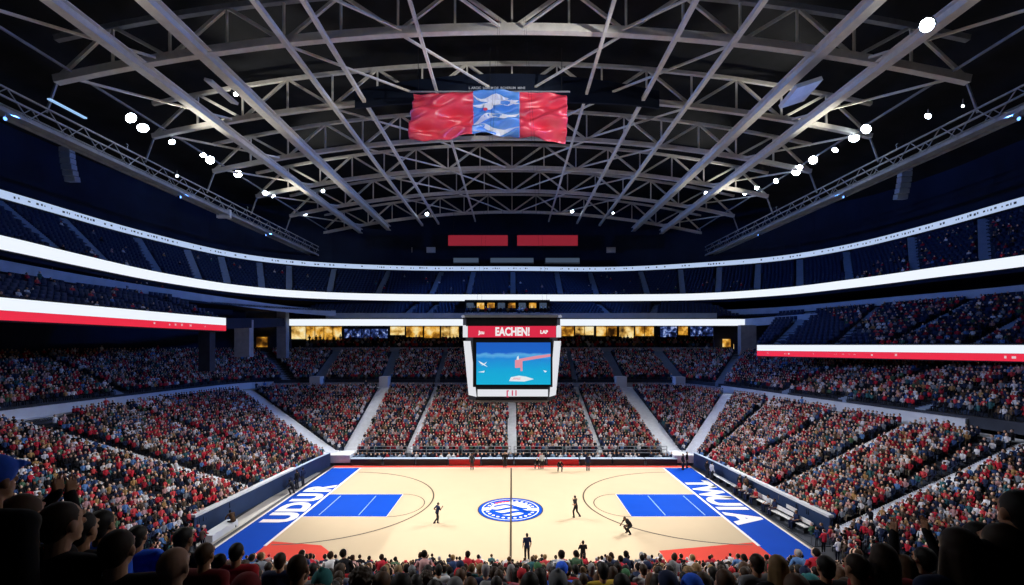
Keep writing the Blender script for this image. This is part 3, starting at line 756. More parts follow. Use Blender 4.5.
floodlight(HX+20/24*FP,HY-19/24*FP,None,(-2,43,34.5),'added unseen floodlight under the right roof beam aimed at the cloth banner',20000,.5,d=24,cone=36,blend=.6)
floodlight(927,25,None,(-6,22,8),'big floodlight on the right roof beam near the top right corner',0,.8,d=31)
floodlight(236,94,None,(8,40,0),'floodlight beside the grey panel on the left roof beam',0,.42,d=41.8)
floodlight(928,116,None,(-4,40,0),'pair of lamps above the right catwalk, nearer half',0,.45,d=39)
floodlight(177,176,None,(4,40,0),'small lamp on the left catwalk rail',0,.28,strong=False,d=50)
floodlight(963,106,None,(-4,40,0),'tiny lamp at the upper end of the right catwalk',0,.2,strong=False,d=38)
floodlight(427,214,None,(0,40,0),'work lamp on the farthest truss, left of the red banner',0,.6,d=87,strong=True)
floodlight(572,211,None,(0,40,0),'work lamp on the farthest truss, right of the red banner',0,.6,d=87,strong=True)
floodlight(613,213,None,(0,40,0),'dimmer work lamp on the farthest truss, right end',0,.35,d=87,strong=False)
floodlight(706,193,None,(0,40,0),'lamp on the right roof beam near its far end',0,.5,d=70,strong=False)
floodlight(323,191,None,(0,40,0),'lamp on the left roof beam near its far end',0,.5,d=70,strong=False)
# white uplights added on the catwalks to brighten the roof steel
for sgn, sd_ in ((-1,'left'),(1,'right')):
    for k_, (y, ty) in enumerate(((24,30),(44,46),(64,62))):
        p = Vector((sgn*37.6,y,32.2)); r = empty('fill_uplight', p, 'added roof uplight on the %s catwalk, %s from the camera' % (sd_, ORD[k_+1]), 'fill_uplight', 'added roof uplights on the catwalks'); dv = (Vector((sgn*4,ty,50))-p).normalized(); q = dv.to_track_quat('Z','Y').to_matrix()
        m = MB().tube([(0,0,-.25),(0,0,-.2),(0,0,0)],[.09,.13,.14],12); m.v = [tuple(q@Vector(v)) for v in m.v]; m.build('housing', M['black'], r)
        m = MB().tube([(0,0,0),(0,0,.02)],[.12,.10],12); m.v = [tuple(q@Vector(v)) for v in m.v]; m.build('lens', M['dimwin'], r)
        MB().bar((0,0,0),(0,0,-.5),.05).build('bracket', M['dsteel'], r)
        l = bpy.data.lights.new('fill_up_beam','SPOT'); l.energy = 8000; l.spot_size = R(56); l.spot_blend = .8; l.shadow_soft_size = .15; l.color = (1.,.95,.85)
        o = bpy.data.objects.new('fill_up_beam', l); COL.objects.link(o); o.location = p+dv*.1; o.rotation_euler = (-dv).to_track_quat('Z','Y').to_euler()
# blue wash lights added on the catwalks to tint the upper decks and walls
for i,(x,y,tx,ty,tz,wt,lab) in enumerate(((38.3,34,-48,38,21,22000,'added blue wash light on the right catwalk, nearest'),(38.3,52,-47,54,21,22000,'added blue wash light on the right catwalk, middle'),(38.3,70,-36,78,22,22000,'added blue wash light on the right catwalk, farthest'),
      (-38.3,34,50,40,20,22000,'added blue wash light on the left catwalk, nearest'),(-38.3,52,50,56,21,22000,'added blue wash light on the left catwalk, middle'),(-38.3,70,38,80,22,22000,'added blue wash light on the left catwalk, farthest'))):
    p = Vector((x,y,29.7)); r = empty('added_wash_light', p, lab, 'wash light', 'added blue wash lights on the catwalks'); dv = (Vector((tx,ty,tz))-p).normalized(); q = dv.to_track_quat('Z','Y').to_matrix()
    m = MB().tube([(0,0,-.3),(0,0,-.25),(0,0,0)],[.10,.14,.15],12); m.v = [tuple(q@Vector(v)) for v in m.v]; m.build('housing', M['black'], r)
    m = MB().tube([(0,0,0),(0,0,.03)],[.14,.12],12); m.v = [tuple(q@Vector(v)) for v in m.v]; m.build('lens', M['wash'], r)
    MB().bar((0,0,0),(0,0,.45),.05).build('bracket', M['dsteel'], r)
    l = bpy.data.lights.new('added_wash_beam','SPOT'); l.energy = wt; l.spot_size = R(62); l.spot_blend = .8; l.shadow_soft_size = .15; l.color = (.07,.26,1.)
    o = bpy.data.objects.new('added_wash_beam', l); COL.objects.link(o); o.location = p+dv*.1; o.rotation_euler = (-dv).to_track_quat('Z','Y').to_euler()
# front of house lamps over the far side, beams on the middle of the court and the far stand
for (px,py,d,tg,cn,w,lab) in ((480,224,80,(0,33,0),40,0,'lamp over the far stand, left of the scoreboard hoist'),):
    pass
# strip lights and panel fixture
o = MB().box((-.12,-1.6,-.06),(.12,1.6,.06)).build('strip_light', [M['strip']]); o.location = at(68,109,36.5); o.rotation_euler = (R(2),0,R(3)); tag(o,'blue fluorescent strip light above the left catwalk','strip light')
o = bevel(MB().box((-1.1,-1.3,-.18),(1.1,1.3,.18)).build('ceiling_panel', M['steel'])); o.location = at(800,93,37.5); o.rotation_euler = (R(-8),R(-18),0); tag(o,'pale vent panel hung under the right roof beam','vent')
o = bevel(MB().box((-.35,-1.8,-.12),(.35,1.8,.12)).build('ceiling_panel', M['steel'])); o.location = at(222,92,39); o.rotation_euler = (0,R(15),0); tag(o,'long narrow panel under the left roof beam','vent')
# line-array speakers in the dark corners
for px, py0, d, lab in ((67,147,50,'hanging column of black speakers in the upper left corner'),(905,166,52,'hanging column of dark speakers in the upper right corner')):
    r = empty('speaker_array', at(px,py0,d), lab, 'speaker', 'hanging speaker columns')
    for k in range(6):
        w = .6; m = MB().box((-w,-.35,-.62*(k+1)),(w,.35,-.62*k-.06)); o = m.build('speaker_cabinet', M['greywall'], r); o.rotation_euler = (R(2*k),0,0); bevel(o,.04)
    MB().bar((0,0,0),(0,0,5),.05).build('hanging_cable', M['black'], r)
for px, py, d, lab in ((408,250,91.85,'small pale box high on the far wall, left one'),(431,250,91.85,'small pale box high on the far wall, beside the first'),(611,250,91.85,'small pale box high on the far wall, right side'),(224,214,60,'small pale box hanging in front of the left wall')):
    o = MB().box((-.9,-.2,-.55),(.9,.2,.55)).build('junction_box', M['whitewall']); o.location = at(px,py,d); tag(bevel(o), lab, 'box', 'pale boxes high on the walls')
for (a,b,lab) in ((453,479,'dim glass control room panel left of the middle above the far deck'),(490,534,'dim glass control room panel in the middle above the far deck'),(545,580,'dim glass control room panel right of the middle above the far deck')):
    p = at(a,263,89.5); q = at(b,257.5,89.5); r = empty('control_room', ((p.x+q.x)/2,89.6,p.z), lab, 'control room', 'glass control rooms')
    MB().box((p.x,89.5,p.z),(q.x,91,q.z)).build('booth', M['black'], r, world=True); MB().box((p.x+.1,89.42,p.z+.1),(q.x-.1,89.49,q.z-.1)).build('glass_front', M['dimwin'], r, world=True)
# red banner boards high on the far side
for (a,b,lab) in ((448,508,'dull red banner board high on the far side, left half'),(517,578,'dull red banner board high on the far side, right half')):
    p = at(a,246,85); q = at(b,235,85); r = empty('banner_board', ((p.x+q.x)/2,85,p.z), lab, 'banner', 'red banner boards')
    MB().box((p.x,85,p.z),(q.x,85.15,q.z)).build('frame', M['black'], r, world=True); MB().box((p.x+.05,84.94,p.z+.05),(q.x-.05,84.99,q.z-.05)).build('red_face', M['dimred'], r, world=True)
    for x in (p.x+1,q.x-1): MB().bar((x,85.1,q.z),(x,86,zarc(0)),.06).build('hanging_cable', M['black'], r, world=True)

# ================================================================== SCOREBOARD
sd = 31.4; K = sd/FP
def sx(px): return (px-HX)*K
def sz(py): return EYE+(HY-py)*K
sbr = empty('scoreboard', (0,34.6,sz(402)), 'big hanging centre scoreboard with a blue video screen and a red name strip', 'scoreboard')
def octa(mb, w, dpt, ch, z0, z1, w2=None, d2=None, mi=0, cy=None):
    """chamfered box around the hanging point; w/dpt half sizes at z1, w2/d2 at z0"""
    w2 = w2 or w; d2 = d2 or dpt; cyy = cy or 34.6; cxx = -.03
    def ring(w, d, z): return [(cxx-w+ch,cyy-d,z),(cxx+w-ch,cyy-d,z),(cxx+w,cyy-d+ch,z),(cxx+w,cyy+d-ch,z),(cxx+w-ch,cyy+d,z),(cxx-w+ch,cyy+d,z),(cxx-w,cyy+d-ch,z),(cxx-w,cyy-d+ch,z)]
    mb.add(ring(w2,d2,z0)+ring(w,dpt,z1), [tuple(range(7,-1,-1)), tuple(range(8,16))]+[(i,(i+1)%8,8+(i+1)%8,8+i) for i in range(8)], mi); return mb
octa(MB(), 3.42, 3.2, .25, sz(326), sz(316)).build('top_box', M['black'], sbr, world=True)
octa(MB(), 3.52, 3.25, .25, sz(317.5), sz(315)).build('top_rim', M['dsteel'], sbr, world=True)
octa(MB(), 3.32, 3.05, .6, sz(401), sz(326), 3.1, 2.9).build('body', M['black'], sbr, world=True)
octa(MB(), 3.0, 2.8, .5, sz(404), sz(400), 2.6, 2.4).build('bottom_cap', M['black'], sbr, world=True)
YFc = 31.5
def quad(mb, pts, th=.06, mi=0):
    p = [Vector(v) for v in pts]; n = (p[1]-p[0]).cross(p[3]-p[0]).normalized()*th
    mb.add([v for v in p]+[v-n for v in p], [(0,1,2,3),(7,6,5,4),(0,4,5,1),(1,5,6,2),(2,6,7,3),(3,7,4,0)], mi); return mb
fy = YFc-.08
quad(MB(), [(sx(468),fy,sz(337.3)),(sx(556),fy,sz(337.3)),(sx(556),fy-.02,sz(325.2)),(sx(468),fy-.02,sz(325.2))]).build('name_strip', M['sbred'], sbr, world=True)
for a,b in ((462.8,467.6),(556.4,561.2)):
    quad(MB(), [(sx(a),fy+.22,sz(337.3)),(sx(b),fy+.22,sz(337.3)),(sx(b),fy+.2,sz(325.2)),(sx(a),fy+.2,sz(325.2))] if False else [(sx(a),fy,sz(337.3)),(sx(b),fy,sz(337.3)),(sx(b),fy,sz(325.2)),(sx(a),fy,sz(325.2))]).build('corner_lamp', M['sbwhite'], sbr, world=True)
quad(MB(), [(sx(463.5),fy,sz(341)),(sx(470.5),fy,sz(341)),(sx(476.5),fy+.1,sz(397)),(sx(468.5),fy+.1,sz(395))]).build('side_panel', M['sbwhite'], sbr, world=True)
quad(MB(), [(sx(554),fy,sz(341)),(sx(561),fy,sz(341)),(sx(556,),fy+.1,sz(395)),(sx(549.5),fy+.1,sz(397))]).build('side_panel', M['sbwhite'], sbr, world=True)
MB().box((sx(473),fy-.06,sz(387)),(sx(552.5),fy+.05,sz(339))).build('screen_frame', M['black'], sbr, world=True)
scr = MB().box((sx(476.5),fy-.10,sz(384.5)),(sx(550.5),fy-.07,sz(342.5))).build('video_screen', M['screen'], sbr, world=True)
fs = MB()
yy = fy-.11
def flat(mb, pts, mi): mb.add([(sx(a),yy,sz(b)) for a,b in pts], [tuple(range(len(pts)))], mi)
flat(fs, [(515,368),(520.5,367.5),(520.5,359),(515,360)],0); flat(fs, [(520.5,371),(522.5,371),(522.5,359.5),(520.5,359.5)],0)
flat(fs, [(520,361.5),(550.5,356.5),(550.5,354),(536,355.8),(519,358.8)],0); flat(fs, [(516.5,360),(519,359.5),(518.5,355.5),(517,357)],1)
flat(fs, [(509,381),(524,381.5),(534,379),(526,376.5),(519,375.5),(511,377)],1); flat(fs, [(512,379.5),(520,379.7),(521,377.5),(514,377.5)],0)
flat(fs, [(478,360.5),(483,363),(488,367),(481,364)],1); flat(fs, [(481,366),(487,361.5),(486,363.5)],1); flat(fs, [(478,372),(485,370.5),(484,372.5)],1); flat(fs, [(543,370),(547,371),(545,372.5)],1)
fs.v = [(a-sbr.location.x,b-sbr.location.y,c-sbr.location.z) for a,b,c in fs.v]; fs.build('screen_picture', [M['pink'],M['scrwhite']], scr)
quad(MB(), [(sx(477.5),fy,sz(396.5)),(sx(548),fy,sz(396.5)),(sx(548),fy-.02,sz(389.5)),(sx(477.5),fy-.02,sz(389.5))]).build('score_strip', M['sbwhite'], sbr, world=True)
tm = MB()
text_mb(tm, 'EACHEN!', (sx(512.5),fy-.04,sz(335.4)), (1,0,0),(0,0,1), sz(327)-sz(335.2), bold=.035, sx=.74, lift=.0)
text_mb(tm, 'Jzu', (sx(481.5),fy-.04,sz(334)), (1,0,0),(0,0,1), .25, bold=.012); text_mb(tm, 'LAP', (sx(544),fy-.04,sz(333.5)), (1,0,0),(0,0,1), .23, bold=.02)
tm.build('lettering', M['sbtext'], sbr, world=True)
tm = MB(); text_mb(tm, '[ 11', (sx(512),fy-.05,sz(395.4)), (1,0,0),(0,0,1), .36, bold=.02); tm.build('score_lettering', M['sbpink'], sbr, world=True)
# plain white and dark panels on the other three faces, so it is a whole object
for ang in (90,180,270):
    a = R(ang); m = MB().box((-2.6,-3.10,0),(2.6,-3.04,2.95)); c_ = math.cos(a); s_ = math.sin(a)
    m.v = [(x*c_-y*s_-.03, x*s_+y*c_+34.6, z+9.8) for x,y,z in m.v]; m.build('video_screen', M['screen'], sbr, world=True)
for (x,y) in ((-2.6,32.3),(2.6,32.3),(-2.6,36.9),(2.6,36.9)):
    MB().bar((x,y,sz(315.5)),(x*.35,34.6+(y-34.6)*.35,38.3),.012).build('hoist_cable', M['black'], sbr, world=True)

# ================================================================== FLAG BANNER AND NAVY BAND
fd = 43.0
p0 = at(413,138,fd); p1 = at(567,93,fd)
fl = empty('flag_banner', ((p0.x+p1.x)/2,fd,p0.z), 'huge red, blue and red cloth banner hanging under the roof trusses', 'banner')
nx, nz = 120, 40
def fold(u, v):
    a = .30*math.sin(9*u+7*v+1.2*math.sin(5*u))+.20*math.sin(17*u-11*v+2)+.14*math.sin(26*v+8*u)+.10*math.sin(41*u+23*v)
    return a*(.45+.55*v)*1.9
def flag_panel(name, u0, u1, m, par):
    i0, i1 = int(u0*nx), int(u1*nx); mb = MB(); vs = []
    for j in range(nz+1):
        v = j/nz       # 0 top 1 bottom
        for i in range(i0,i1+1):
            u = i/nx; x = p0.x+(p1.x-p0.x)*u; z = p1.z+(p0.z-p1.z)*v+.10*math.sin(PI*u)-.12*v*math.sin(7*u)
            vs.append((x-.25*v*math.sin(3*u+1)*(1-u)*2*(1 if u<.15 else .2), fd+fold(u,v), z))
    w = i1-i0+1
    mb.add(vs, [(j*w+i,(j+1)*w+i,(j+1)*w+i+1,j*w+i+1) for j in range(nz) for i in range(w-1)])
    o = mb.build(name, m, par, smooth=True, world=True); s = o.modifiers.new('cloth', 'SOLIDIFY'); s.thickness = .03; return o
flag_panel('red_cloth', 0, 47/120, M['flagred'], fl); bl = flag_panel('blue_cloth', 47/120, 83/120, M['flagblue'], fl); flag_panel('red_cloth', 83/120, 1, M['flagred'], fl)
cr = MB()       # small crest and white swashes sewn on the blue panel
for (u,v,r,mi) in ((.49,.30,.45,1),(.505,.28,.22,0),(.47,.36,.22,2)):
    n = 14; vs = [(p0.x+(p1.x-p0.x)*u+r*math.cos(2*PI*k/n), fd+fold(u,v)-.42, p1.z+(p0.z-p1.z)*v+.7*r*math.sin(2*PI*k/n)) for k in range(n)]
    cr.add([(a,b-.03*mi,c) for a,b,c in vs], [tuple(range(n))], mi)
MB().bar((p0.x-.3,fd,p1.z+.12),(p1.x+.3,fd,p1.z+.12),.12).build('hanging_pole', M['dsteel'], fl, world=True)
for x in (p0.x+.5,(p0.x+p1.x)/2,p1.x-.5): MB().bar((x,fd,p1.z+.1),(x,fd,41.0),.05).build('hanging_cable', M['black'], fl, world=True)
sw = MB()
for k, (va, vb, th) in enumerate(((.10,.22,.045),(.30,.18,.05),(.62,.50,.06),(.80,.92,.05),(.97,.90,.05))):
    vs = []
    for i in range(13):
        u = 47/120+(36/120)*(i/12); v = va+(vb-va)*i/12+.04*math.sin(i*.7+k)
        for dv in (-th*math.sin(PI*(i+.4)/12.8), th*math.sin(PI*(i+.4)/12.8)):
            vv = min(1,max(0,v+dv)); vs.append((p0.x+(p1.x-p0.x)*u, fd+fold(u,vv)-.05, p1.z+(p0.z-p1.z)*vv+.10*math.sin(PI*u)-.12*vv*math.sin(7*u)))
    sw.add(vs, [(2*i,2*i+1,2*i+3,2*i+2) for i in range(12)])
cr.build('crest', [M['flagred'],M['flagwhite'],M['flagred']], bl)
sw.build('white_swash', M['flagwhite'], bl)
for o in (bl.children): o.location = -Vector(fl.location)
band_r = empty('banner_truss', (0,45.2,36.5), 'curved navy banner band under the roof with a line of small white writing', 'banner band')
bp = []
for k in range(25):
    px = 352+ (662-352)*k/24; u = (k-12)/12; bp.append((at(px,0,45).x, 45.0+.8*u*u, 0))
nb = MB(); vs = []
for k,(x,y,_) in enumerate(bp):
    u = (k-12)/12; top = EYE+(HY-(73.5+13*u*u))/FP*45; bot = EYE+(HY-(102-(0)+ (-4)*u*u+ 6*u**4))/FP*45
    if top-bot < .25: bot = top-.25
    vs += [(x,y,bot),(x,y,top),(x,y+.25,top),(x,y+.25,bot)]
nb.add(vs, [(4*i+a,4*i+4+a,4*i+4+(a+1)%4,4*i+(a+1)%4) for i in range(24) for a in range(4)]+[(0,1,2,3),(99,98,97,96)])
nb.build('navy_band', M['banner'], band_r, world=True)
tm = MB(); text_mb(tm, 'L ARCIC  LOREM DE  RCHERUM  MINE', (at(497,0,44.9).x,44.9,EYE+(HY-89)/FP*44.9), (1,0,0),(0,0,1), .24, bold=.008); tm.build('lettering', M['dimtext'], band_r, world=True)
for x in (-12,0,12): MB().bar((x,45.6,38),(x,46.8,38.6),.06).build('hanging_cable', M['black'], band_r, world=True)

# ================================================================== COURTSIDE
def board(px, z, name, label, cat, mats, h, top=True):
    pass
for s, sdn in ((-1,'left'),(1,'right')):
    r = empty('padded_wall', (s*20.2,38,0), 'long navy padded board along the %s end of the court' % sdn, 'padded board', 'padded boards at the court ends')
    pts = [(s*18.95,46.9,0),(s*19.4,43.5,0),(s*20.1,36,0),(s*20.7,29.3,0)]
    if s < 0: pts = pts[::-1]
    q = [(x,y,0) for x,y,_ in spline(pts,5)]
    MB().sweep(q, [(.22,0),(-.02,0),(-.02,1.35),(.22,1.35)]).build('padding', M['padding'], r, world=True)
    MB().sweep(q[:9] if s<0 else q[-9:], [(.30,1.36),(-.1,1.36),(-.1,1.52),(.30,1.52)]).build('white_ledge', M['whitewall'], r, world=True)
    MB().sweep(q, [(.24,1.352),(-.04,1.352),(-.04,1.40),(.24,1.40)]).build('top_rail', M['greywall'], r, world=True)
# far courtside: press tables and rails
def press_table(x0, x1, y, z, label, frontm, rz=0):
    r = empty('press_table', ((x0+x1)/2,y,z), label, 'table', 'black press tables along the far sideline')
    bevel(MB().box((x0,y-.3,z+.70),(x1,y+.35,z+.76)).build('table_top', M['greywall'], r, world=True), .015)
    MB().box((x0+.04,y-.27,z+.12),(x1-.04,y-.24,z+.70)).build('front_skirt', frontm, r, world=True)
    for x in (x0+.1,x1-.1):
        for yy in (y-.2,y+.28): MB().box((x-.03,yy-.03,z),(x+.03,yy+.03,z+.70)).build('leg', M['black'], r, world=True)
xs_ = np.linspace(-17,17.4,11)
for i in range(10):
    a, b = xs_[i]+.06, xs_[i+1]-.06
    red = i in (3,6)
    press_table(a,b,47.35,-.06,'black press table, %s from the left along the far sideline%s' % (ORD[i+1], ', with a red front' if red else ''), M['redboard'] if red else M['table'])
for i in range(6):
    a, b = -16.6+i*5.6, -16.6+i*5.6+5.3
    r = empty('guard_rail', ((a+b)/2,48.45,-.06), 'grey guard rail behind the press tables, %s section from the left' % ORD[i+1], 'railing', 'guard rails of the far stand')
    for zz in (1.0,1.35,1.7): MB().bar((a,48.45,zz),(b,48.45,zz),.05).build('rail', M['concrete'], r, world=True)
    for x in np.linspace(a+.03,b-.03,4): MB().bar((x,48.45,-.06),(x,48.45,1.72),.06).build('post', M['concrete'], r, world=True)
for x in np.arange(-16.8,17.2,.44):
    if random.random() < .88: crowd.append((x+random.uniform(-.06,.06),48.05,-.06,PI+random.uniform(-.3,.3),random.uniform(.8,.95),False,pick([((.75,.75,.78),4),((.02,.03,.06),6),((.5,.03,.05),2),((.25,.35,.5),2)]),pick(pal_hair),pick(pal_skin),pick(pal_leg)))
for sgn in (-1,1):          # fans standing on the floor in the two near corners
    for _ in range(75):
        x = sgn*random.uniform(18.9,21.9); y = random.uniform(24.9,28.6)
        if all((x-c[0])**2+(y-c[1])**2 > .1 for c in crowd[-80:]):
            crowd.append((x,y,-.06,random.uniform(-.4,.4)-sgn*-.6,random.uniform(.72,.84),True,pick(pal_top),pick(pal_hair),pick(pal_skin),pick(pal_leg)))
# right side: long white team benches, left: white covered table end
for i,(x0,y0,x1,y1) in enumerate(((19.05,42.6,19.3,38.6),(19.15,38.2,19.6,33.9),(19.2,33.5,19.7,30.0),(20.0,36.0,20.15,32.2))):
    r = empty('team_bench', ((x0+x1)/2,(y0+y1)/2,-.01), ('long white bench %s the right end of the court, %s from the far corner' % ('along', ORD[i+1])) if i < 3 else 'white bench in the back row against the right padded board', 'bench', 'white benches at the right end')
    bevel(MB().bar((x0,y0,.43),(x1,y1,.43),.38,.07).build('seat', M['white'], r, world=True), .015)
    for t in (.04,.35,.65,.96):
        p = Vector((x0,y0,0)).lerp(Vector((x1,y1,0)),t); MB().box((p.x-.15,p.y-.04,-.01),(p.x+.15,p.y+.04,.40)).build('leg', M['black'], r, world=True)
    if i in (1,2,3): bevel(MB().bar((x0+.24,y0,.70),(x1+.24,y1,.70),.05,.3).build('backrest', M['white'], r, world=True), .015)
o = bevel(MB().box((-19.9,28.7,-.01),(-19.1,31.4,.45)).build('equipment_case', M['whitewall'])); tag(o,'white covered case at the near end of the left apron','case')

# ================================================================== PEOPLE
def remesh(mb, voxel, ratio, name, mats, smooth_it=4, disp=None):
    me = mb.mesh('tmp', mats); o = bpy.data.objects.new('tmp', me); COL.objects.link(o)
    m = o.modifiers.new('r','REMESH'); m.mode = 'VOXEL'; m.voxel_size = voxel; m.use_smooth_shade = True
    if smooth_it: s = o.modifiers.new('s','SMOOTH'); s.iterations = smooth_it; s.factor = .5
    if disp:
        tx = bpy.data.textures.new('curl','CLOUDS'); tx.noise_scale = .03; d = o.modifiers.new('d','DISPLACE'); d.texture = tx; d.strength = disp
    if ratio < 1: d = o.modifiers.new('d','DECIMATE'); d.ratio = ratio
    dg = bpy.context.evaluated_depsgraph_get(); out = bpy.data.meshes.new_from_object(o.evaluated_get(dg)); out.name = name
    out.polygons.foreach_set('use_smooth', [True]*len(out.polygons))
    if not out.materials: out.materials.append(mats)
    bpy.data.objects.remove(o); bpy.data.meshes.remove(me); return out
V = Vector
def pose_joints(p):
    J = dict(pel=V((0,0,.93)), belly=V((0,.0,1.08)), chest=V((0,-.005,1.27)), neck=V((0,-.01,1.46)), head=V((0,.02,1.625)))
    for s, n in ((-1,'l'),(1,'r')):
        J['sh'+n]=V((s*.185,-.01,1.415)); J['el'+n]=V((s*.245,-.05,1.14)); J['wr'+n]=V((s*.25,.06,.90)); J['hip'+n]=V((s*.09,0,.92)); J['kn'+n]=V((s*.105,.02,.50)); J['an'+n]=V((s*.11,-.03,.09))
        J['hd'+n]=V((0,.25,-1)).normalized()
    if p == 'raise':
        for s,n in ((-1,'l'),(1,'r')): J['el'+n]=V((s*.27,.09,1.60)); J['wr'+n]=V((s*.19,.15,1.85)); J['hd'+n]=V((-s*.1,.12,1)).normalized()
    if p == 'raiseclose':
        for s,n in ((-1,'l'),(1,'r')): J['el'+n]=V((s*.20,.13,1.58)); J['wr'+n]=V((s*.062,.20,1.80)); J['hd'+n]=V((0,.08,1)).normalized()
    if p == 'clap':
        for s,n in ((-1,'l'),(1,'r')): J['el'+n]=V((s*.26,.10,1.16)); J['wr'+n]=V((s*.075,.30,1.34)); J['hd'+n]=V((-s*.25,.5,1)).normalized()
    if p == 'point':
        J['elr']=V((.30,.05,1.62)); J['wrr']=V((.30,.12,1.88)); J['hdr']=V((0,.2,1)).normalized()
    if p in ('sit','sitclap','sitraise'):
        dz = -.44
        for k in ('pel','belly','chest','neck','head','shl','shr','ell','elr','wrl','wrr'): J[k] = J[k]+V((0,0,dz))
        for s,n in ((-1,'l'),(1,'r')):
            J['hip'+n]=V((s*.09,.0,.50)); J['kn'+n]=V((s*.13,.42,.50)); J['an'+n]=V((s*.13,.40,.09))
            J['el'+n]=V((s*.25,.03,.72)); J['wr'+n]=V((s*.14,.25,.62)); J['hd'+n]=V((-s*.25,1,-.25)).normalized()
            if p == 'sitclap': J['wr'+n]=V((s*.07,.30,.88)); J['el'+n]=V((s*.26,.10,.74)); J['hd'+n]=V((-s*.25,.5,1)).normalized()
            if p == 'sitraise': J['el'+n]=V((s*.29,.10,1.14)); J['wr'+n]=V((s*.24,.15,1.39)); J['hd'+n]=V((-s*.1,.1,1)).normalized()
    if p == 'run':
        J['knl']=V((-.1,.28,.60)); J['anl']=V((-.1,.16,.20)); J['knr']=V((.1,-.02,.50)); J['anr']=V((.1,-.32,.22)); J['hipr'].y=0
        for k in ('chest','neck','head','shl','shr'): J[k] += V((0,.10,-.01))
        J['belly'] += V((0,.05,0)); J['ell']=V((-.27,-.14,1.17)); J['wrl']=V((-.22,.05,1.05)); J['hdl']=V((.1,1,.1)).normalized(); J['elr']=V((.27,.16,1.16)); J['wrr']=V((.17,.36,1.30)); J['hdr']=V((-.1,.6,.7)).normalized()
        dz = -(.09-.09)
        J['knl'] += V((0,-.1,-.08)); J['anl']=V((-.1,.12,.09))
    if p == 'crouch':
        J.update(pel=V((0,-.18,.58)), belly=V((0,-.10,.72)), chest=V((0,.05,.88)), neck=V((0,.19,1.02)), head=V((0,.29,1.13)))
        for s,n in ((-1,'l'),(1,'r')):
            J['sh'+n]=V((s*.18,.13,.99)); J['el'+n]=V((s*.30,.24,.78)); J['wr'+n]=V((s*.24,.40,.62)); J['hd'+n]=V((-s*.2,.7,-.5)).normalized(); J['hip'+n]=V((s*.10,-.17,.56)); J['kn'+n]=V((s*.20,.17,.46)); J['an'+n]=V((s*.20,-.06,.09))
    return J
def torso(mb, J, e):
    d = (J['chest']-J['belly']).normalized()
    mb.ball(J['chest'], (.165+e,.112+e,.18+e)); mb.ball(J['belly'], (.150+e,.105+e,.17+e)); mb.ball(J['pel'], (.165+e,.118+e,.13+e))
    mb.cap(J['shl'], J['shr'], .062+e, .062+e); mb.cap(J['belly'], J['chest'], .125+e, .13+e); mb.cap(J['pel'], J['belly'], .13+e, .125+e)
    for n in 'lr': mb.cap(J['sh'+n], (J['chest']+J['neck'])/2, .058+e, .07+e)
def legs(mb, J, e, lo=1.):
    for n in 'lr':
        h, k, a = J['hip'+n], J['kn'+n], J['an'+n]
        mb.cap(h, k, .088+e, .058+e); mb.cap(k, k.lerp(a,.35), .056+e, .056+e); mb.cap(k.lerp(a,.30), a, .056+e, .038+e+(.012 if e else 0))
def hand(mb, w, hd, side):
    hd = hd.normalized(); px = V((1,0,0))*side
    lat = (V((0,1,0))-hd*hd.y); lat = lat.normalized() if lat.length > .2 else V((0,0,1))     # across the knuckles
    nrm = hd.cross(lat).normalized()
    mb.cap(w, w+hd*.02, .026, .026, 8)
    for k in range(4): mb.cap(w+hd*.02+lat*(.033-.022*k)*.8, w+hd*.085+lat*(.033-.022*k), .016, .013, 6)
    for k, L in enumerate((.066,.076,.072,.056)):
        b = w+hd*.085+lat*(.034-.0225*k); m_ = b+hd*L*.55+nrm*.004*side; t = m_+hd*L*.42+nrm*.012*side
        mb.cap(b, m_, .0082, .0078, 6); mb.cap(m_, t, .0078, .0066, 6)
    b = w+hd*.03+lat*.034; m_ = b+(hd*.6+lat*.8).normalized()*.04; mb.cap(b, m_, .012, .0105, 6); mb.cap(m_, m_+(hd*.9+lat*.4).normalized()*.032, .010, .008, 6)
def head_(mb, J):
    h = J['head']; f = V((0,1,0))
    mb.ball(h+V((0,-.012,.022)), (.076,.095,.094)); mb.ball(h+V((0,.022,-.045)), (.056,.068,.072)); mb.ball(h+V((0,.062,-.095)), (.027,.024,.02))
    mb.cap(h+V((0,.086,.012)), h+V((0,.104,-.024)), .008, .014, 8); mb.ball(h+V((0,.080,-.062)), (.024,.014,.011)); mb.cap(h+V((-.03,.078,.034)), h+V((.03,.078,.034)), .013, .013, 8)
    for s in (-1,1): mb.ball(h+V((s*.078,-.008,-.012)), (.012,.022,.033), 8, 6)
    mb.cap(J['neck']-V((0,0,.02)), h+V((0,-.015,-.05)), .056, .052)
BODY = {}
